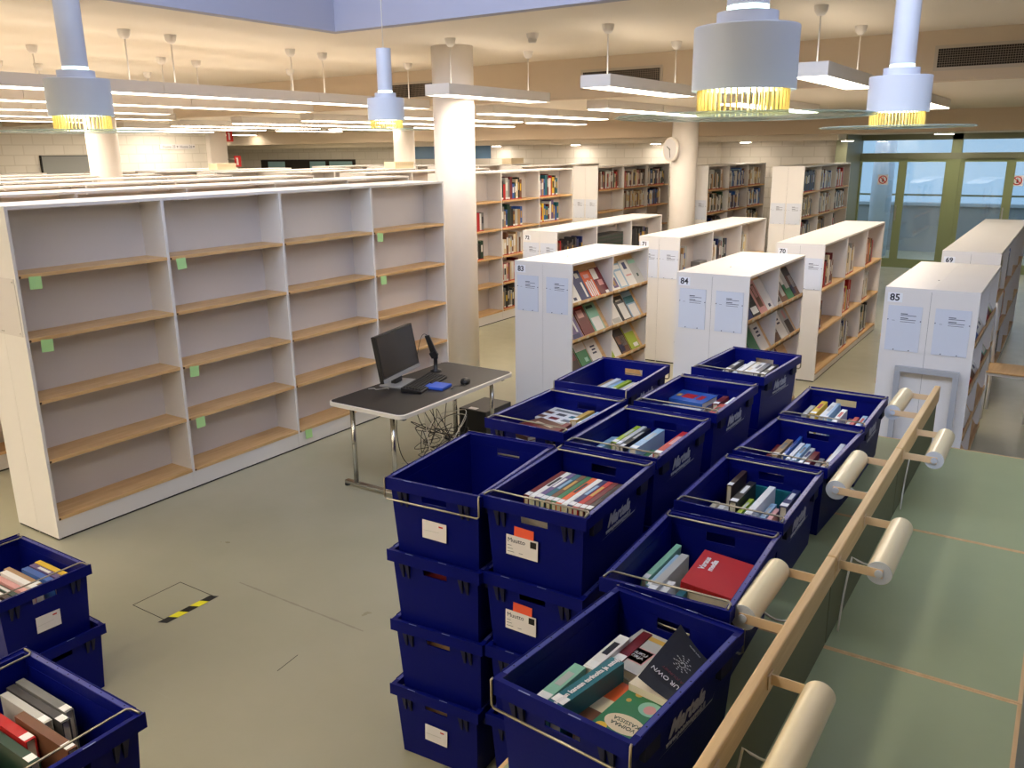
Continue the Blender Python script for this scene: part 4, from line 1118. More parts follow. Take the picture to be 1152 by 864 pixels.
bup(-1.315, 3.08, 3.40, 1.175, fS, 0.045, 'red', 'thick red book with long spine in the middle crate', spine='cover_pink')
# B3
z = fS
for i in range(2):
    bflat(-1.545, 4.02, z + 0.001, 0.19, 0.21, 0.101, ['dark grey', 'white'][i], '%s thick book under the flat blue book' % ['lower dark', 'upper white'][i]); z += 0.102
bflat(-1.55, 4.02, z + 0.001, 0.19, 0.225, 0.034, 'blue', 'thick blue book with red picture lying flat on top of its crate', rz=-4, cover=[(0.3, 0.7, 0.35, 0.65, W('red')), (0.35, 0.6, 0.7, 0.8, W('gold')), (0.3, 0.7, 0.15, 0.28, W('red'))])
z = fS
for i in range(2):
    bflat(-1.53, 3.77, z + 0.001, 0.20, 0.21, 0.101, ['red', 'pale grey'][i], '%s thick book under the black and white book' % ['lower red', 'upper grey'][i]); z += 0.102
bflat(-1.53, 3.77, z + 0.001, 0.20, 0.22, 0.02, 'pale grey', 'black and white pictured book lying flat before the blue one', rz=5, cover=[(0.4, 0.85, 0.2, 0.8, W('grey')), (0.1, 0.35, 0.1, 0.4, W('white')), (0.05, 0.3, 0.5, 0.9, W('pink'))])
bup(-1.372, 3.68, 3.90, 1.13, fS, 0.035, 'dark green', 'dark green book beside the flat red one')
bup(-1.33, 3.70, 3.95, 1.145, fS, 0.036, 'red', 'red book with green oval, by the side wall near the flat blue book', tilt=-6, spine='cover_dark green')
bup(-1.38, 3.95, 4.11, 1.14, fS, 0.03, 'dark red', 'small dark red book at the back of the crate with the flat blue book', tilt=-4)
bup(-1.335, 3.97, 4.11, 1.14, fS, 0.028, 'white', 'small white book at the back of the crate with the flat blue book')
# B4, K
for i, (x, c_, nm, tz) in enumerate(((-1.585, 'pale grey', 'pale grey', 1.10), (-1.553, 'dark grey', 'dark grey', 1.15), (-1.518, 'white', 'first white', 1.10), (-1.485, 'white', 'second white', 1.13), (-1.452, 'cream', 'cream', 1.12), (-1.42, 'white', 'third white', 1.12), (-1.388, 'grey', 'grey', 1.14), (-1.352, 'dark grey', 'last dark', 1.12))):
    bup(x + 0.005, 4.57, 4.83, tz + 0.04, fS, 0.028, c_, '%s spine in the crate standing by unit 84' % nm, spine=['none', 'cover_white', 'cover_grey'][i % 3], tilt=[8, 0, 0, 3][i % 4] * 0.5)
for i, (x, c_, nm) in enumerate(((-2.06, 'tan', 'tan'), (-2.028, 'white', 'white'), (-1.995, 'light blue', 'pale blue'), (-1.96, 'lime', 'green yellow'), (-1.925, 'pale grey', 'pale grey'), (-1.89, 'cream', 'cream'))):
    bup(x - 0.045, 4.02, 4.25, 1.10 + 0.008 * (i % 2), fS, 0.028, c_, '%s spine in the far crate beside unit 83' % nm)
# H
for i, (x, y0, y1, tz, T, c_, nm) in enumerate(((-1.045, 4.360, 4.560, 1.025, 0.024, 'pale grey', 'pale grey'), (-1.012, 4.380, 4.640, 1.045, 0.03, 'yellow', 'yellow and green striped'), (-0.965, 4.340, 4.640, 1.065, 0.03, 'white', 'white binder like'), (-0.930, 4.340, 4.640, 1.045, 0.02, 'light blue', 'pale blue'),
                  (-0.885, 4.290, 4.540, 1.035, 0.026, 'white', 'narrow white'), (-0.845, 4.290, 4.490, 1.005, 0.026, 'dark red', 'dark red'), (-0.805, 4.290, 4.500, 1.015, 0.022, 'red', 'red'), (-0.775, 4.300, 4.510, 1.025, 0.024, 'light blue', 'light blue'))):
    bup(x, y0, y1, tz, fT, T, c_, '%s book in the farthest crate on the green table' % nm, tilt=(i % 3 - 1) * 4, spine=['none', 'cover_red', 'cover_pale grey'][i % 3])
# G
for i, (x, y0, y1, tz, T, c_, nm) in enumerate(((-1.055, 3.720, 3.950, 0.985, 0.022, 'dark red', 'dark'), (-1.025, 3.750, 4.010, 1.000, 0.028, 'tan', 'tan'), (-0.985, 3.720, 4.040, 1.015, 0.012, 'blue', 'flat blue divider like'), (-0.955, 3.730, 3.990, 1.000, 0.02, 'white', 'first white'), (-0.932, 3.730, 3.990, 1.000, 0.02, 'light blue', 'pale blue'),
                  (-0.908, 3.730, 3.970, 0.990, 0.02, 'pale grey', 'pale grey'), (-0.872, 3.720, 3.930, 0.990, 0.024, 'dark red', 'wine red'), (-0.840, 3.720, 3.890, 0.975, 0.022, 'grey', 'grey'), (-0.808, 3.720, 3.950, 0.985, 0.02, 'tan', 'gold brown'), (-0.778, 3.750, 4.030, 1.015, 0.022, 'white', 'tall white'))):
    bup(x + 0.004, y0, y1, tz, fT, T, c_, '%s book in the crate with the blue divider' % nm, tilt=(i % 3 - 1) * 2, spine=['none', 'cover_grey', 'cover_dark blue'][i % 3])
# F
for i, (x, y0, y1, tz, T, c_, nm) in enumerate(((-1.075, 2.980, 3.140, 0.980, 0.022, 'cream', 'cream'), (-1.047, 2.980, 3.140, 0.975, 0.022, 'white', 'first white'), (-1.020, 2.980, 3.140, 0.980, 0.022, 'pale grey', 'grey'), (-1.050, 3.200, 3.460, 1.040, 0.022, 'dark brown', 'dark brown'), (-0.992, 3.080, 3.330, 1.020, 0.03, 'black', 'black'),
                  (-0.958, 3.000, 3.220, 0.990, 0.018, 'lime', 'yellow green'), (-0.936, 3.000, 3.220, 0.985, 0.018, 'green', 'green'), (-0.905, 3.000, 3.320, 1.020, 0.026, 'white', 'tall white'), (-0.872, 3.000, 3.240, 0.980, 0.022, 'light blue', 'pale blue'), (-0.845, 3.000, 3.200, 0.980, 0.018, 'pink', 'pink'), (-0.815, 3.160, 3.360, 1.010, 0.03, 'dark blue', 'dark navy'), (-0.783, 3.030, 3.240, 0.995, 0.02, 'cream', 'last cream'))):
    bup(x + 0.004, y0, y1, tz, fT, T, c_, '%s book in the crate with the teal folder' % nm, tilt=0, spine=['none', 'cover_white', 'cover_pale grey'][i % 3])
q = MB(); q.box(-1.02, -0.77, 3.375, 3.387, fT + 0.001, 0.985, 'cover_teal'); tag(q.build('folder'), 'teal folder standing across the back of its crate', 'folder')
# E
bup(-1.05, 2.36, 2.66, 0.995, fT, 0.02, 'mint', 'pale green book by the wall of the crate with the red book', tilt=5)
bup(-1.018, 2.34, 2.60, 0.985, fT, 0.026, 'light blue', 'pale blue glossy book next to the pale green one', tilt=3)
bup(-0.992, 2.30, 2.60, 0.995, fT, 0.028, 'pale grey', 'grey white book in the crate with the red book')
bup(-0.966, 2.24, 2.42, 0.98, fT, 0.028, 'white', 'long white book in the crate with the red book')
bup(-0.922, 2.18, 2.42, 0.96, fT, 0.024, 'teal', 'teal spine below the red book')
bup(-0.892, 2.18, 2.38, 0.95, fT, 0.024, 'dark brown', 'dark brown book below the red book')
bup(-0.862, 2.17, 2.38, 0.94, fT, 0.022, 'grey', 'grey spine below the red book')
bup(-0.832, 2.17, 2.38, 0.945, fT, 0.024, 'tan', 'tan book below the red book')
bup(-0.802, 2.17, 2.36, 0.945, fT, 0.024, 'brown', 'brown book below the red book')
bup(-0.772, 2.17, 2.34, 0.96, fT, 0.022, 'green', 'bright green spine at the corner below the red book')
for i, (c_, nm) in enumerate((('dark brown', 'lower dark'), ('white', 'upper white'))):
    bflat(-0.835, 2.55, fT + 0.095 * i + 0.001, 0.27, 0.19, 0.094, c_, '%s thick book holding up the red book' % nm, rz=180)
o = bflat(-0.832, 2.525, fT + 0.193, 0.215, 0.205, 0.03, 'red', 'bright red book lying on top of the crate with white title', rz=0, tx=7, ty=4)
text_obj('title', 'Varaus\nmedia', 0.028, 'card_white', o, basis((0.0162, 0.03, 0.16), (0, 1, 0), (0, 0, 1)), bold=0.0009)
# D, the closest crate
za = R(-5.4)
bup(-0.985, 1.60, 1.79, 1.015, fT, 0.036, 'mint', 'pale green brown book along the wall of the closest crate', rz=-5, spine='cover_pale grey')
bup(-0.945, 1.79, 1.985, 1.015, fT, 0.034, 'white', 'white spine with black title panel in the closest crate', rz=-5, spine='cover_black')
o = bup(-0.930, 1.585, 1.845, 1.035, fT, 0.042, 'teal', 'teal book with long white title on its spine in the closest crate', rz=-11)
text_obj('title', 'Suomen kansan tarinoita ja satuja', 0.021, 'card_white', o, basis((0, -0.1312, 0.125), (0, 0, 1), (-1, 0, 0)), bold=0.0007)
bup(-0.905, 1.88, 2.06, 1.00, fT, 0.03, 'dark red', 'dark red spine beside the grey book in the closest crate', rz=-5)
for i, (c_, nm) in enumerate((('dark brown', 'lower dark'), ('tan', 'upper tan'))):
    bflat(-0.80, 1.69, fT + 0.094 * i + 0.001, 0.145, 0.21, 0.093, c_, '%s thick book under the green and orange books' % nm, rz=-95)
o = bflat(-0.828, 1.715, fT + 0.19, 0.14, 0.225, 0.012, 'orange', 'orange and white book with brown picture, half under the green book', rz=-97, cover=[(0.0, 1, 0.36, 0.62, W('cream')), (0.0, 1, 0.0, 0.36, W('brown'))])
o = bflat(-0.765, 1.70, fT + 0.205, 0.14, 0.215, 0.012, 'green', 'green illustrated book with yellow oval, on top in the closest crate', rz=-97)
q = MB(); N = 28
for (cy, cz, ry, rz_, mt) in ((0.0, 0.065, 0.056, 0.036, 'cover_cream'), (-0.045, 0.025, 0.016, 0.016, 'cover_yellow'), (0.02, 0.155, 0.032, 0.03, 'cover_mint'), (0.02, 0.152, 0.016, 0.018, 'cover_pink'), (-0.035, 0.19, 0.010, 0.010, 'cover_gold'), (-0.045, 0.155, 0.007, 0.008, 'cover_gold')):
    q.quad([(0.0061 + 0.0002 * (mt != 'cover_mint'), cy + ry * math.cos(2 * math.pi * i / N), cz + rz_ * math.sin(2 * math.pi * i / N)) for i in range(N)], mt)
q.build('cover_picture', o)
text_obj('title', 'VOIMAA\nKASSISSA', 0.019, 'cover_dark green', o, basis((0.0068, 0.0, 0.066), (0, -1, 0), (0, 0, -1)))
for i, (c_, nm) in enumerate((('black', 'lower black'), ('brown', 'upper brown'))):
    bflat(-0.80, 1.955, fT + 0.094 * i + 0.001, 0.19, 0.17, 0.093, c_, '%s thick book under the stone grey novel' % nm, rz=-95)
o = bflat(-0.872, 1.965, fT + 0.19, 0.125, 0.20, 0.032, 'pale grey', 'stone grey novel with dark title plaque in the closest crate', rz=-100, cover=[(0.30, 0.85, 0.22, 0.58, W('pink')), (0.33, 0.82, 0.24, 0.56, W('dark brown')), (0.2, 0.8, 0.82, 0.92, W('gold')), (0.04, 0.2, 0.3, 0.42, W('gold'))])
text_obj('title', 'SUKU\nKIRJA', 0.018, 'card_white', o, basis((0.0169, 0.01, 0.08), (0, 1, 0), (0, 0, 1)))
# black paperback with curled cover
t = thing('book', 'black paperback with curling cover and pale emblem, on top of the closest crate', 'book', (-0.735, 1.885, fT + 0.190), R(-8), gB)
q = MB(); q.box(-0.075, 0.070, -0.105, 0.105, 0.0, 0.048, 'pages'); q.build('pages', t)


def curl(u, v):
    """u: 0 at the spine (+x) .. 1 at the lifted edge, v: 0 near .. 1 far"""
    return (0.072 - 0.118 * u, -0.107 + 0.214 * v, 0.050 + 0.085 * u ** 1.6 * (0.35 + 0.65 * v))


q = MB(); NX = 12; NV = 6
for i in range(NX):
    for j in range(NV):
        for off in (0.0, 0.0012):
            pts = [curl(i / NX, j / NV), curl((i + 1) / NX, j / NV), curl((i + 1) / NX, (j + 1) / NV), curl(i / NX, (j + 1) / NV)]
            pts = [(p[0], p[1], p[2] + off) for p in pts]
            q.quad(pts[::-1] if off else pts, 'cover_black', True)
q.box(0.070, 0.073, -0.107, 0.107, 0.0, 0.051, 'cover_black'); q.build('cover', t)


def on_cover(name, txt, size, mt, u, v, extra=0.003):
    c0 = Vector(curl(u, v)); du = (Vector(curl(u + 0.05, v)) - Vector(curl(u - 0.05, v))).normalized()
    return text_obj(name, txt, size, mt, t, basis(c0 + Vector((0, 0, extra)), du, (0, -1, 0)))


on_cover('title', 'OUR OWN', 0.021, 'card_white', 0.5, 0.25, 0.007)
on_cover('subtitle', 'A JOURNEY', 0.013, 'cover_dark red', 0.5, 0.36, 0.007)
on_cover('author', 'short stories', 0.008, 'cover_pale grey', 0.5, 0.9, 0.009)
q = MB(); c0 = Vector(curl(0.5, 0.6)); du = (Vector(curl(0.55, 0.6)) - Vector(curl(0.45, 0.6))).normalized()
for k in range(34):
    a = k * 0.62; r0 = 0.005 + 0.0007 * k
    p = c0 + du * (r0 * math.cos(a)) + Vector((0, 1, 0)) * (r0 * math.sin(a) * 1.1) + Vector((0, 0, 0.006))
    q.quad([p + du * 0.004, p + Vector((0, 0.002, 0)), p - du * 0.004, p - Vector((0, 0.002, 0))], 'cover_pale grey')
q.build('emblem', t)

# left crates
fL1 = PITCH + 0.008; fL2 = 2 * PITCH + 0.008


def bacross(x0, x1, y, top, floor, T, col, label, tilt=0, dmax=0.26):
    L = x1 - x0; D = min(top - floor - 0.002, dmax)
    q = book_mesh(T, D, L, col, random.choice(['none', 'cover_white', 'none']), label=True, pages_child=True); o = q.build('book'); book_count[0] += 1
    p = MB(); p.box(-T / 2 + 0.002, T / 2 - 0.002, -D / 2 + 0.002, D / 2 - 0.004, 0.004, L - 0.004, 'pages'); p.build('pages', o)
    # height runs towards -X from x1 so that the spine label sits at the near end
    o.rotation_euler = (R(-90), R(tilt), R(90)); o.location = (x1, y, floor + 0.001 + D / 2)
    return tag(o, label, 'book', gB)


for i, (x0, x1, y, top, T, c_, nm) in enumerate(((-3.81, -3.54, 1.752, 0.575, 0.026, 'yellow', 'yellow'), (-3.80, -3.54, 1.722, 0.57, 0.026, 'purple', 'lilac'), (-3.80, -3.53, 1.688, 0.565, 0.03, 'blue', 'blue and gold'),
        (-3.90, -3.62, 1.655, 0.55, 0.026, 'tan', 'brown'), (-3.86, -3.56, 1.622, 0.56, 0.028, 'white', 'pale wide'), (-3.87, -3.55, 1.588, 0.55, 0.026, 'pink', 'pinkish'), (-3.84, -3.55, 1.556, 0.54, 0.024, 'dark green', 'dark green'), (-3.86, -3.55, 1.526, 0.54, 0.026, 'dark brown', 'dark brown'), (-3.85, -3.55, 1.495, 0.53, 0.024, 'white', 'white'))):
    bacross(x0, x1, y, top, fL1, T, c_, '%s book in the crate beside the empty bookcase corner' % nm)
for i, (x0, x1, y, top, T, c_, nm) in enumerate(((-2.46, -2.19, 1.022, 0.865, 0.024, 'grey', 'slate grey'), (-2.46, -2.16, 0.994, 0.86, 0.024, 'dark grey', 'charcoal'), (-2.44, -2.20, 0.966, 0.86, 0.022, 'pale grey', 'silver'),
        (-2.30, -2.03, 0.938, 0.865, 0.026, 'brown', 'speckled brown'), (-2.42, -2.18, 0.905, 0.85, 0.028, 'red', 'blue and red spined'), (-2.38, -2.10, 0.872, 0.84, 0.026, 'dark green', 'dark green'))):
    bacross(x0, x1, y, top, fL2, T, c_, '%s book in the top crate closest to the camera' % nm)
for i in range(5):
    bflat(-2.20, 0.775, fL2 + 0.001 + 0.036 * i, 0.13, 0.30, 0.035, ['dark brown', 'cream', 'grey', 'cream', 'cream'][i], '%s book of the flat pile in the closest stack' % ['lowest', 'second', 'third', 'fourth', 'topmost cream'][i], rz=i * 2 - 3, cover=[(0.3, 0.7, 0.2, 0.4, W('tan'))] if i == 4 else None)
# books glimpsed through the handle slots
for (x, y, n, c_, nm) in ((-1.85, 2.26, 2, 'dark red', 'second from top'), (-1.85, 2.26, 1, 'tan', 'third from top'), (-1.85, 2.26, 0, 'tan', 'bottom')):
    q = book_mesh(0.03, 0.255, 0.24, c_, label=False); o = q.build('book'); o.rotation_euler = (R(-90), 0, R(90)); o.location = (x + 0.12, y + 0.0, n * PITCH + 0.009 + 0.1275)
    tag(o, '%s book behind the handle slot of the %s crate in the empty topped stack' % (c_, nm.split()[0]), 'book', gB)

# ------------------------------------------------------------ green reading tables with lamp rail
yt = [0.2, 1.41, 2.645, 3.775, 5.02]
XA, XB = -1.105, 0.065
gT = 'green topped reading tables'
for i in range(4):
    y0, y1 = yt[i], yt[i + 1]
    t = thing('reading_table', ['green linoleum table at the near end of the lamp rail', 'green linoleum table under the closest crate', 'green linoleum table under the middle crates and lamps', 'green linoleum table at the far end of the lamp rail'][i], 'table', ((XA + XB) / 2, (y0 + y1) / 2, 0), 0, gT)
    hx, hy = (XB - XA) / 2, (y1 - y0) / 2 - 0.0008
    q = MB(); q.box(-hx + 0.012, hx - 0.012, -hy + 0.010, hy - 0.010, ZT - 0.028, ZT, 'linoleum_green'); q.build('tabletop', t)
    q = MB(); e = ZT + 0.0005
    q.box(-hx, hx, -hy, -hy + 0.010, ZT - 0.03, e, 'birch'); q.box(-hx, hx, hy - 0.010, hy, ZT - 0.03, e, 'birch')
    q.box(-hx, -hx + 0.012, -hy + 0.01, hy - 0.01, ZT - 0.03, e, 'birch'); q.box(hx - 0.012, hx, -hy + 0.01, hy - 0.01, ZT - 0.03, e, 'birch'); q.build('edge_band', t)
    for sx in (-1, 1):
        for sy in (-1, 1):
            q = MB(); q.box(sx * (hx - 0.07), sx * (hx - 0.02), sy * (hy - 0.07), sy * (hy - 0.02), 0, ZT - 0.03, 'birch_rail'); q.build('leg', t)
        q = MB(); q.box(sx * (hx - 0.055), sx * (hx - 0.035), -hy + 0.07, hy - 0.07, ZT - 0.11, ZT - 0.03, 'birch_rail'); q.build('apron', t)
XRL = -0.515
t = thing('lamp_rail', 'birch rail above a low green screen along the middle of the reading tables', 'screen', (XRL, 0, ZT))
for i, (a, c2) in enumerate(((0.25, 1.40), (1.40, 2.66), (2.66, 3.88), (3.88, 5.08))):
    q = MB(); q.box(-0.015, 0.015, a + 0.002, c2 - 0.002, 0.235, 0.325, 'birch_rail'); q.build('rail_board', t, bevel=0.005)
    q = MB(); q.box(-0.006, 0.006, a + 0.006, c2 - 0.006, 0.001, 0.237, 'screen_green'); q.build('screen_panel', t)
gL = 'cream tube reading lamps on the rail'


def reading_lamp(side, y0, y1, label):
    t = thing('reading_lamp', label, 'lamp', (XRL + side * 0.016, y0, ZT + 0.285), 0, gL)
    cx = side * 0.125; r = 0.040; L = y1 - y0
    q = MB(); q.cyl((cx, 0, 0), (cx, L, 0), r, 'lamp_cream', n=32, caps=False)
    q.cyl((cx, L - 0.001, 0), (cx, 0.001, 0), r - 0.002, 'lamp_cap', n=32, caps=False); q.build('tube_shade', t)
    for yy, s in ((0.0, -1), (L, 1)):
        q = MB(); q.cyl((cx, yy - 0.003 * s, 0), (cx, yy + 0.001 * s, 0), r - 0.0005, 'lamp_cap', n=32); q.build('end_cap', t)
        q = MB(); q.box(0, cx + side * 0.012, yy + s * 0.001, yy + s * 0.004, -0.015, 0.015, 'lamp_arm'); q.box(0, side * 0.003, yy - 0.02, yy + 0.02, -0.02, 0.02, 'lamp_arm'); q.build('arm', t)
        q = MB(); q.cyl((cx, yy + s * 0.004, 0), (cx, yy + s * 0.010, 0), 0.013, 'lamp_cap', n=16); q.build('knob', t)
    q = MB(); pts = []
    ym = L * 0.45
    for k in range(13):
        a = k / 12
        if a < 0.5:
            u = a * 2; pts.append((cx * (1 - u) + side * 0.012 * u, ym - 0.02 * u, -0.042 - 0.02 * math.sin(math.pi * u)))
        else:
            u = (a - 0.5) * 2; pts.append((side * 0.012 - side * 0.004 * math.sin(3 * u), ym - 0.02 - 0.12 * u, -0.042 - 0.228 * u))
    q.tube(pts, 0.0035, 'cable_white', n=8); q.build('cable', t)


reading_lamp(-1, 2.205, 2.55, 'cream tube lamp on the crate side of the rail, beside the red book')
reading_lamp(-1, 3.34, 3.76, 'cream tube lamp on the crate side of the rail, middle one')
reading_lamp(-1, 4.56, 4.94, 'cream tube lamp on the crate side, at the far rail end')
reading_lamp(1, 1.55, 1.95, 'cream tube lamp on the open table side, the nearest and largest')
reading_lamp(1, 2.70, 3.10, 'cream tube lamp on the open table side, middle one')
reading_lamp(1, 3.91, 4.28, 'cream tube lamp on the open table side, farthest one')

# ------------------------------------------------------------ black computer desk
ZD = 0.66
dx0, dx1, dy0, dy1 = -4.32, -3.61, 4.11, 5.50
t = thing('computer_desk', 'black topped desk with light edge and chrome legs before the empty bookcase', 'desk', ((dx0 + dx1) / 2, (dy0 + dy1) / 2, 0))
hx, hy = (dx1 - dx0) / 2, (dy1 - dy0) / 2


def rrect(hx, hy, r, z, n=6):
    P = []
    for (cx, cy, a0) in ((hx - r, hy - r, 0), (-hx + r, hy - r, 90), (-hx + r, -hy + r, 180), (hx - r, -hy + r, 270)):
        for k in range(n + 1):
            a = R(a0 + 90 * k / n); P.append((cx + r * math.cos(a), cy + r * math.sin(a), z))
    return P


q = MB(); a = rrect(hx - 0.012, hy - 0.012, 0.05, ZD - 0.002); c2 = rrect(hx - 0.012, hy - 0.012, 0.05, ZD)
q.quad(c2, 'desk_black')
for i in range(len(a)):
    j = (i + 1) % len(a); q.quad([a[i], a[j], c2[j], c2[i]], 'desk_black')
q.build('desktop', t)
q = MB(); lo = rrect(hx, hy, 0.06, ZD - 0.03); hi = rrect(hx, hy, 0.06, ZD - 0.003); ti = rrect(hx - 0.012, hy - 0.012, 0.05, ZD - 0.0005)
for i in range(len(lo)):
    j = (i + 1) % len(lo); q.quad([lo[i], lo[j], hi[j], hi[i]], 'desk_edge', True); q.quad([hi[i], hi[j], ti[j], ti[i]], 'desk_edge')
q.quad(lo[::-1], 'desk_edge'); q.build('edge_band', t)
for sy in (-1, 1):
    yy = sy * (hy - 0.09)
    q = MB(); q.box(-hx + 0.06, hx - 0.06, yy - 0.02, yy + 0.02, 0.02, 0.045, 'chrome'); q.build('foot', t, bevel=0.006)
    for xx in (-0.19, 0.19):
        q = MB(); q.cyl((xx, yy, 0.045), (xx, yy, ZD - 0.045), 0.018, 'chrome', n=20); q.build('leg', t)
        q = MB(); q.cyl((xx * 1.5, yy, 0), (xx * 1.5, yy, 0.02), 0.02, 'black_plastic', n=16); q.build('foot_pad', t)
    q = MB(); q.box(-hx + 0.05, hx - 0.05, yy - 0.015, yy + 0.015, ZD - 0.06, ZD - 0.03, 'black_plastic'); q.build('crossbar', t)
# monitor
t = thing('computer_monitor', 'black flat monitor with switched off screen on the black desk', 'monitor', (-4.125, 4.75, ZD), R(12))
Tt = Matrix.Rotation(R(-10), 4, 'Y')
q = MB(); q.box(-0.035, 0.0, -0.285 + 0.0, 0.285, 0.075, 0.43, 'black_plastic', Tt); q.build('housing', t, bevel=0.004)
q = MB(); q.box(0.0, 0.001, -0.268, 0.268, 0.115, 0.415, 'screen_black', Tt); q.build('screen', t)
q = MB(); q.box(0.0, 0.002, -0.285, 0.285, 0.076, 0.105, 'silver_plastic', Tt); q.build('lower_bezel', t)
q = MB(); q.box(-0.09, -0.05, -0.05, 0.05, 0.01, 0.28, 'black_plastic'); q.build('stand', t)
q = MB(); q.box(-0.15, 0.07, -0.13, 0.13, 0.0, 0.014, 'silver_plastic'); q.build('base', t, bevel=0.004)
# keyboard
t = thing('keyboard', 'black computer keyboard before the monitor', 'keyboard', (-3.985, 4.815, ZD), R(14))
q = MB(); q.hexa([(-0.085, -0.235, 0), (0.085, -0.235, 0), (0.085, 0.235, 0), (-0.085, 0.235, 0)], [(-0.085, -0.235, 0.035), (0.085, -0.235, 0.018), (0.085, 0.235, 0.018), (-0.085, 0.235, 0.035)], 'black_plastic'); q.build('case', t, bevel=0.004)
q = MB()
for r_ in range(6):
    for k in range(22):
        if r_ == 5 and 4 < k < 10: continue
        x = -0.07 + r_ * 0.025; y = -0.222 + k * 0.0205; zz = 0.035 - (x + 0.085) * 0.1
        q.box(x, x + 0.019, y, y + 0.017, zz, zz + 0.008, 'key_black')
q.build('keys', t)
# blue box, mouse, scanner
b = MB(); b.box(-0.085, 0.085, -0.075, 0.075, 0, 0.022, 'blue_box'); o = b.build('blue_case', bevel=0.005); o.location = (-3.855, 4.81, ZD); o.rotation_euler = (0, 0, R(8)); tag(o, 'flat blue plastic case on the desk below the keyboard', 'case')
t = thing('computer_mouse', 'black mouse near the desk corner', 'mouse', (-3.757, 5.03, ZD), R(30))
q = MB(); NN = 12; rings = []
q.lathe([(0.030, 0.0), (0.033, 0.010), (0.028, 0.024), (0.015, 0.033), (0.0, 0.035)], 'black_plastic', n=20); q.v = [(x * 1.15, y * 2.0, z * 1.1) for x, y, z in q.v]; q.build('shell', t)
q = MB(); q.box(-0.002, 0.002, -0.045, -0.02, 0.024, 0.033, 'silver_plastic'); q.build('wheel', t)
q = MB(); pts = [(0 + 0.02 * math.sin(k * 0.5), -0.055 - 0.012 * k, 0.006) for k in range(18)]; pts = [(p[0] - 0.006 * k, p[1] + 0.006 * k * 0.6, p[2]) for k, p in enumerate(pts)]; q.tube(pts, 0.0022, 'cable_black', n=6); q.build('cable', t)
t = thing('barcode_scanner', 'black handheld barcode scanner standing in its holder behind the monitor', 'scanner', (-4.17, 5.19, ZD), R(-60))
q = MB(); q.lathe([(0.0, 0), (0.045, 0), (0.045, 0.012), (0.018, 0.018), (0.016, 0.10), (0.022, 0.11), (0.022, 0.135), (0.0, 0.135)], 'black_plastic', n=20); q.build('holder', t)
q = MB(); T = Matrix.Translation((0, 0, 0.12)) @ Matrix.Rotation(R(28), 4, 'X')
q.box(-0.022, 0.022, -0.03, 0.03, 0.0, 0.05, 'black_plastic', T)
q.hexa([T @ Vector(p) for p in ((-0.018, -0.015, 0.05), (0.018, -0.015, 0.05), (0.018, 0.03, 0.03), (-0.018, 0.03, 0.03))], [T @ Vector(p) for p in ((-0.014, 0.01, 0.19), (0.014, 0.01, 0.19), (0.014, 0.045, 0.18), (-0.014, 0.045, 0.18))], 'black_plastic'); q.build('scanner_body', t, bevel=0.004)
q = MB(); pts = []
for k in range(17):
    a = k / 16; pts.append(tuple((T @ Vector((0, 0.03, 0.185))) * (1 - a) + Vector((-0.02, -0.17, 0.02)) * a + Vector((0, 0, 0.11 * math.sin(math.pi * a)))))
q.tube(pts, 0.0022, 'cable_black', n=6); q.build('cable', t)
# small loose cable ties on the desk
b = MB(); b.tube([(-4.27 + 0.012 * k, 4.50 + 0.02 * math.sin(k * 0.9) + 0.008 * k, ZD + 0.003) for k in range(12)], 0.0022, 'cable_white', n=6)
tag(b.build('cord'), 'thin pale loose cord lying on the desk left of the monitor', 'cord')
# pc tower on floor under desk
t = thing('computer_tower', 'black computer case lying under the desk by the chrome leg', 'computer', (-4.02, 5.66, 0), 0)
q = MB(); q.box(-0.14, 0.14, -0.19, 0.19, 0.01, 0.28, 'black_plastic'); q.build('case', t, bevel=0.006)
q = MB(); q.box(-0.06, 0.02, -0.17, -0.12, 0.2805, 0.2815, 'card_white'); q.build('sticker', t)
q = MB()
for k in range(9): q.box(0.14, 0.1412, -0.13 + k * 0.03, -0.12 + k * 0.03, 0.05, 0.22, 'key_black')
for sx in (-1, 1):
    for sy in (-1, 1): q.box(sx * 0.12 - 0.01, sx * 0.12 + 0.01, sy * 0.15 - 0.01, sy * 0.15 + 0.01, 0, 0.01, 'black_plastic')
q.build('vents', t)
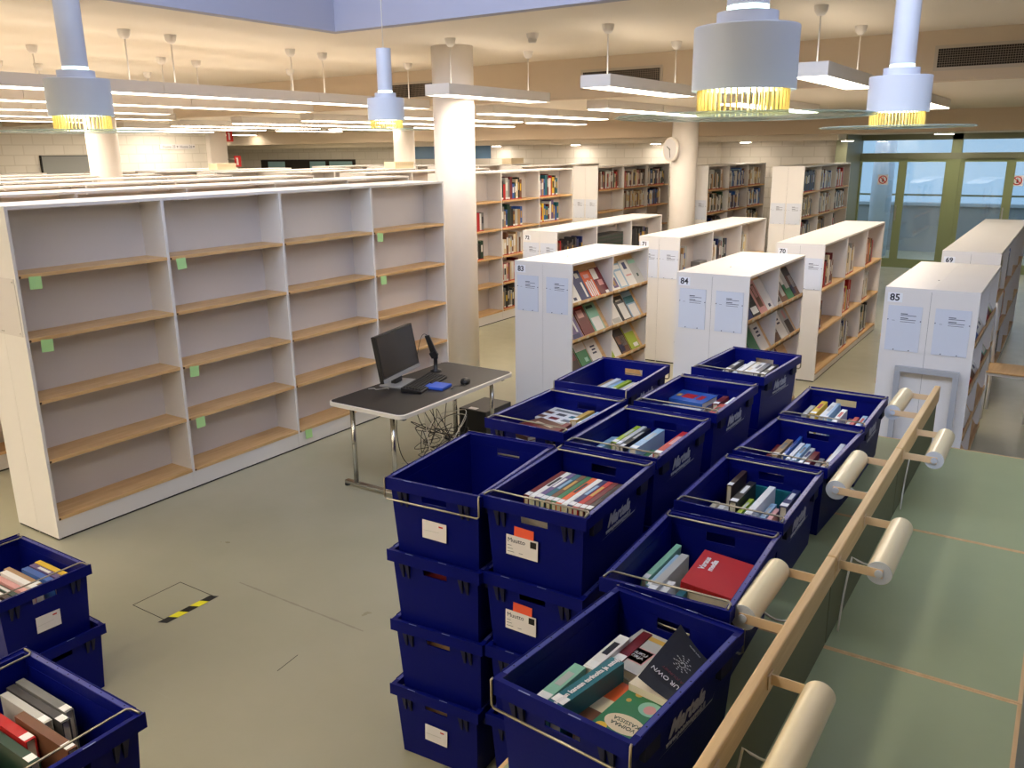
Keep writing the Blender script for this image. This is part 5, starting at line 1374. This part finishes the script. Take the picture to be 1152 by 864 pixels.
# tangled cables hanging under the desk
rnd = random.Random(3)
tangle = MB()
for c_i in range(7):
    white = c_i == 6
    b = MB() if c_i in (0, 6) else tangle; pts = []
    x0, y0 = -4.05 + rnd.uniform(-0.1, 0.1), 4.75 + rnd.uniform(-0.1, 0.45)
    ctrl = [Vector((x0, y0, ZD - 0.035))]
    for k in range(9):
        ctrl.append(Vector((-4.0 + rnd.uniform(-0.16, 0.16), 4.95 + rnd.uniform(-0.28, 0.28), rnd.uniform(0.08, 0.36))))
    ctrl.append(Vector((-4.0 + rnd.uniform(-0.3, 0.0), 5.2, 0.005))); ctrl.append(Vector((-4.25, 5.25, 0.005)))
    if c_i == 0:
        ctrl = [Vector((-3.90, 4.40, ZD - 0.035)), Vector((-3.90, 4.38, 0.4)), Vector((-3.88, 4.42, 0.2)), Vector((-3.86, 4.60, 0.05)), Vector((-3.9, 4.9, 0.01)), Vector((-4.0, 5.2, 0.01))]
    for k in range(len(ctrl) - 1):   # Catmull-Rom
        p0 = ctrl[max(k - 1, 0)]; p1 = ctrl[k]; p2 = ctrl[k + 1]; p3 = ctrl[min(k + 2, len(ctrl) - 1)]
        for s in range(7):
            u = s / 7
            pts.append(0.5 * ((2 * p1) + (p2 - p0) * u + (2 * p0 - 5 * p1 + 4 * p2 - p3) * u * u + (3 * p1 - p0 - 3 * p2 + p3) * u ** 3))
    b.tube(pts, 0.0028 if not white else 0.0035, 'cable_white' if white else 'cable_black', n=6)
    if c_i == 0: tag(b.build('cable'), 'single black cable hanging in a long loop under the desk', 'cable')
    if c_i == 6: tag(b.build('cable'), 'white cable wound through the black tangle under the desk', 'cable')
tag(tangle.build('cable_tangle'), 'tangle of thin black cables hanging under the black desk', 'cables', kind='stuff')
b = MB(); b.tube([(-4.2 + 0.55 * k / 14, 4.75 + 0.10 * math.sin(k * 0.32), 0.004) for k in range(15)], 0.004, 'cable_white', n=6)
tag(b.build('cable'), 'white cable lying on the floor under the desk', 'cable')

# ------------------------------------------------------------ chair in the aisle
t = thing('chair', 'white framed chair with birch seat in the aisle by unit 69', 'chair', (-0.30, 8.55, 0), R(-3))
for sx in (-1, 1):
    for sy in (-1, 1):
        q = MB(); q.cyl((sx * 0.17, sy * 0.17, 0), (sx * 0.17, sy * 0.17, 0.43 if sx > 0 else 0.43), 0.013, 'laminate', n=12); q.build('leg', t)
q = MB()
for sy in (-1, 1): q.cyl((-0.17, sy * 0.17, 0.43), (-0.20, sy * 0.17, 1.0), 0.013, 'laminate', n=12)
q.box(-0.18, 0.18, -0.18, 0.18, 0.405, 0.425, 'laminate'); q.build('frame', t)
q = MB(); q.box(-0.19, 0.20, -0.20, 0.20, 0.43, 0.447, 'birch'); q.build('seat', t, bevel=0.006)
q = MB(); T = Matrix.Translation((-0.19, 0, 0.6)) @ Matrix.Rotation(R(-5), 4, 'Y'); q.box(-0.012, 0.006, -0.19, 0.19, 0.06, 0.40, 'laminate', T); q.build('backrest', t, bevel=0.004)
print('books as things', book_count[0])
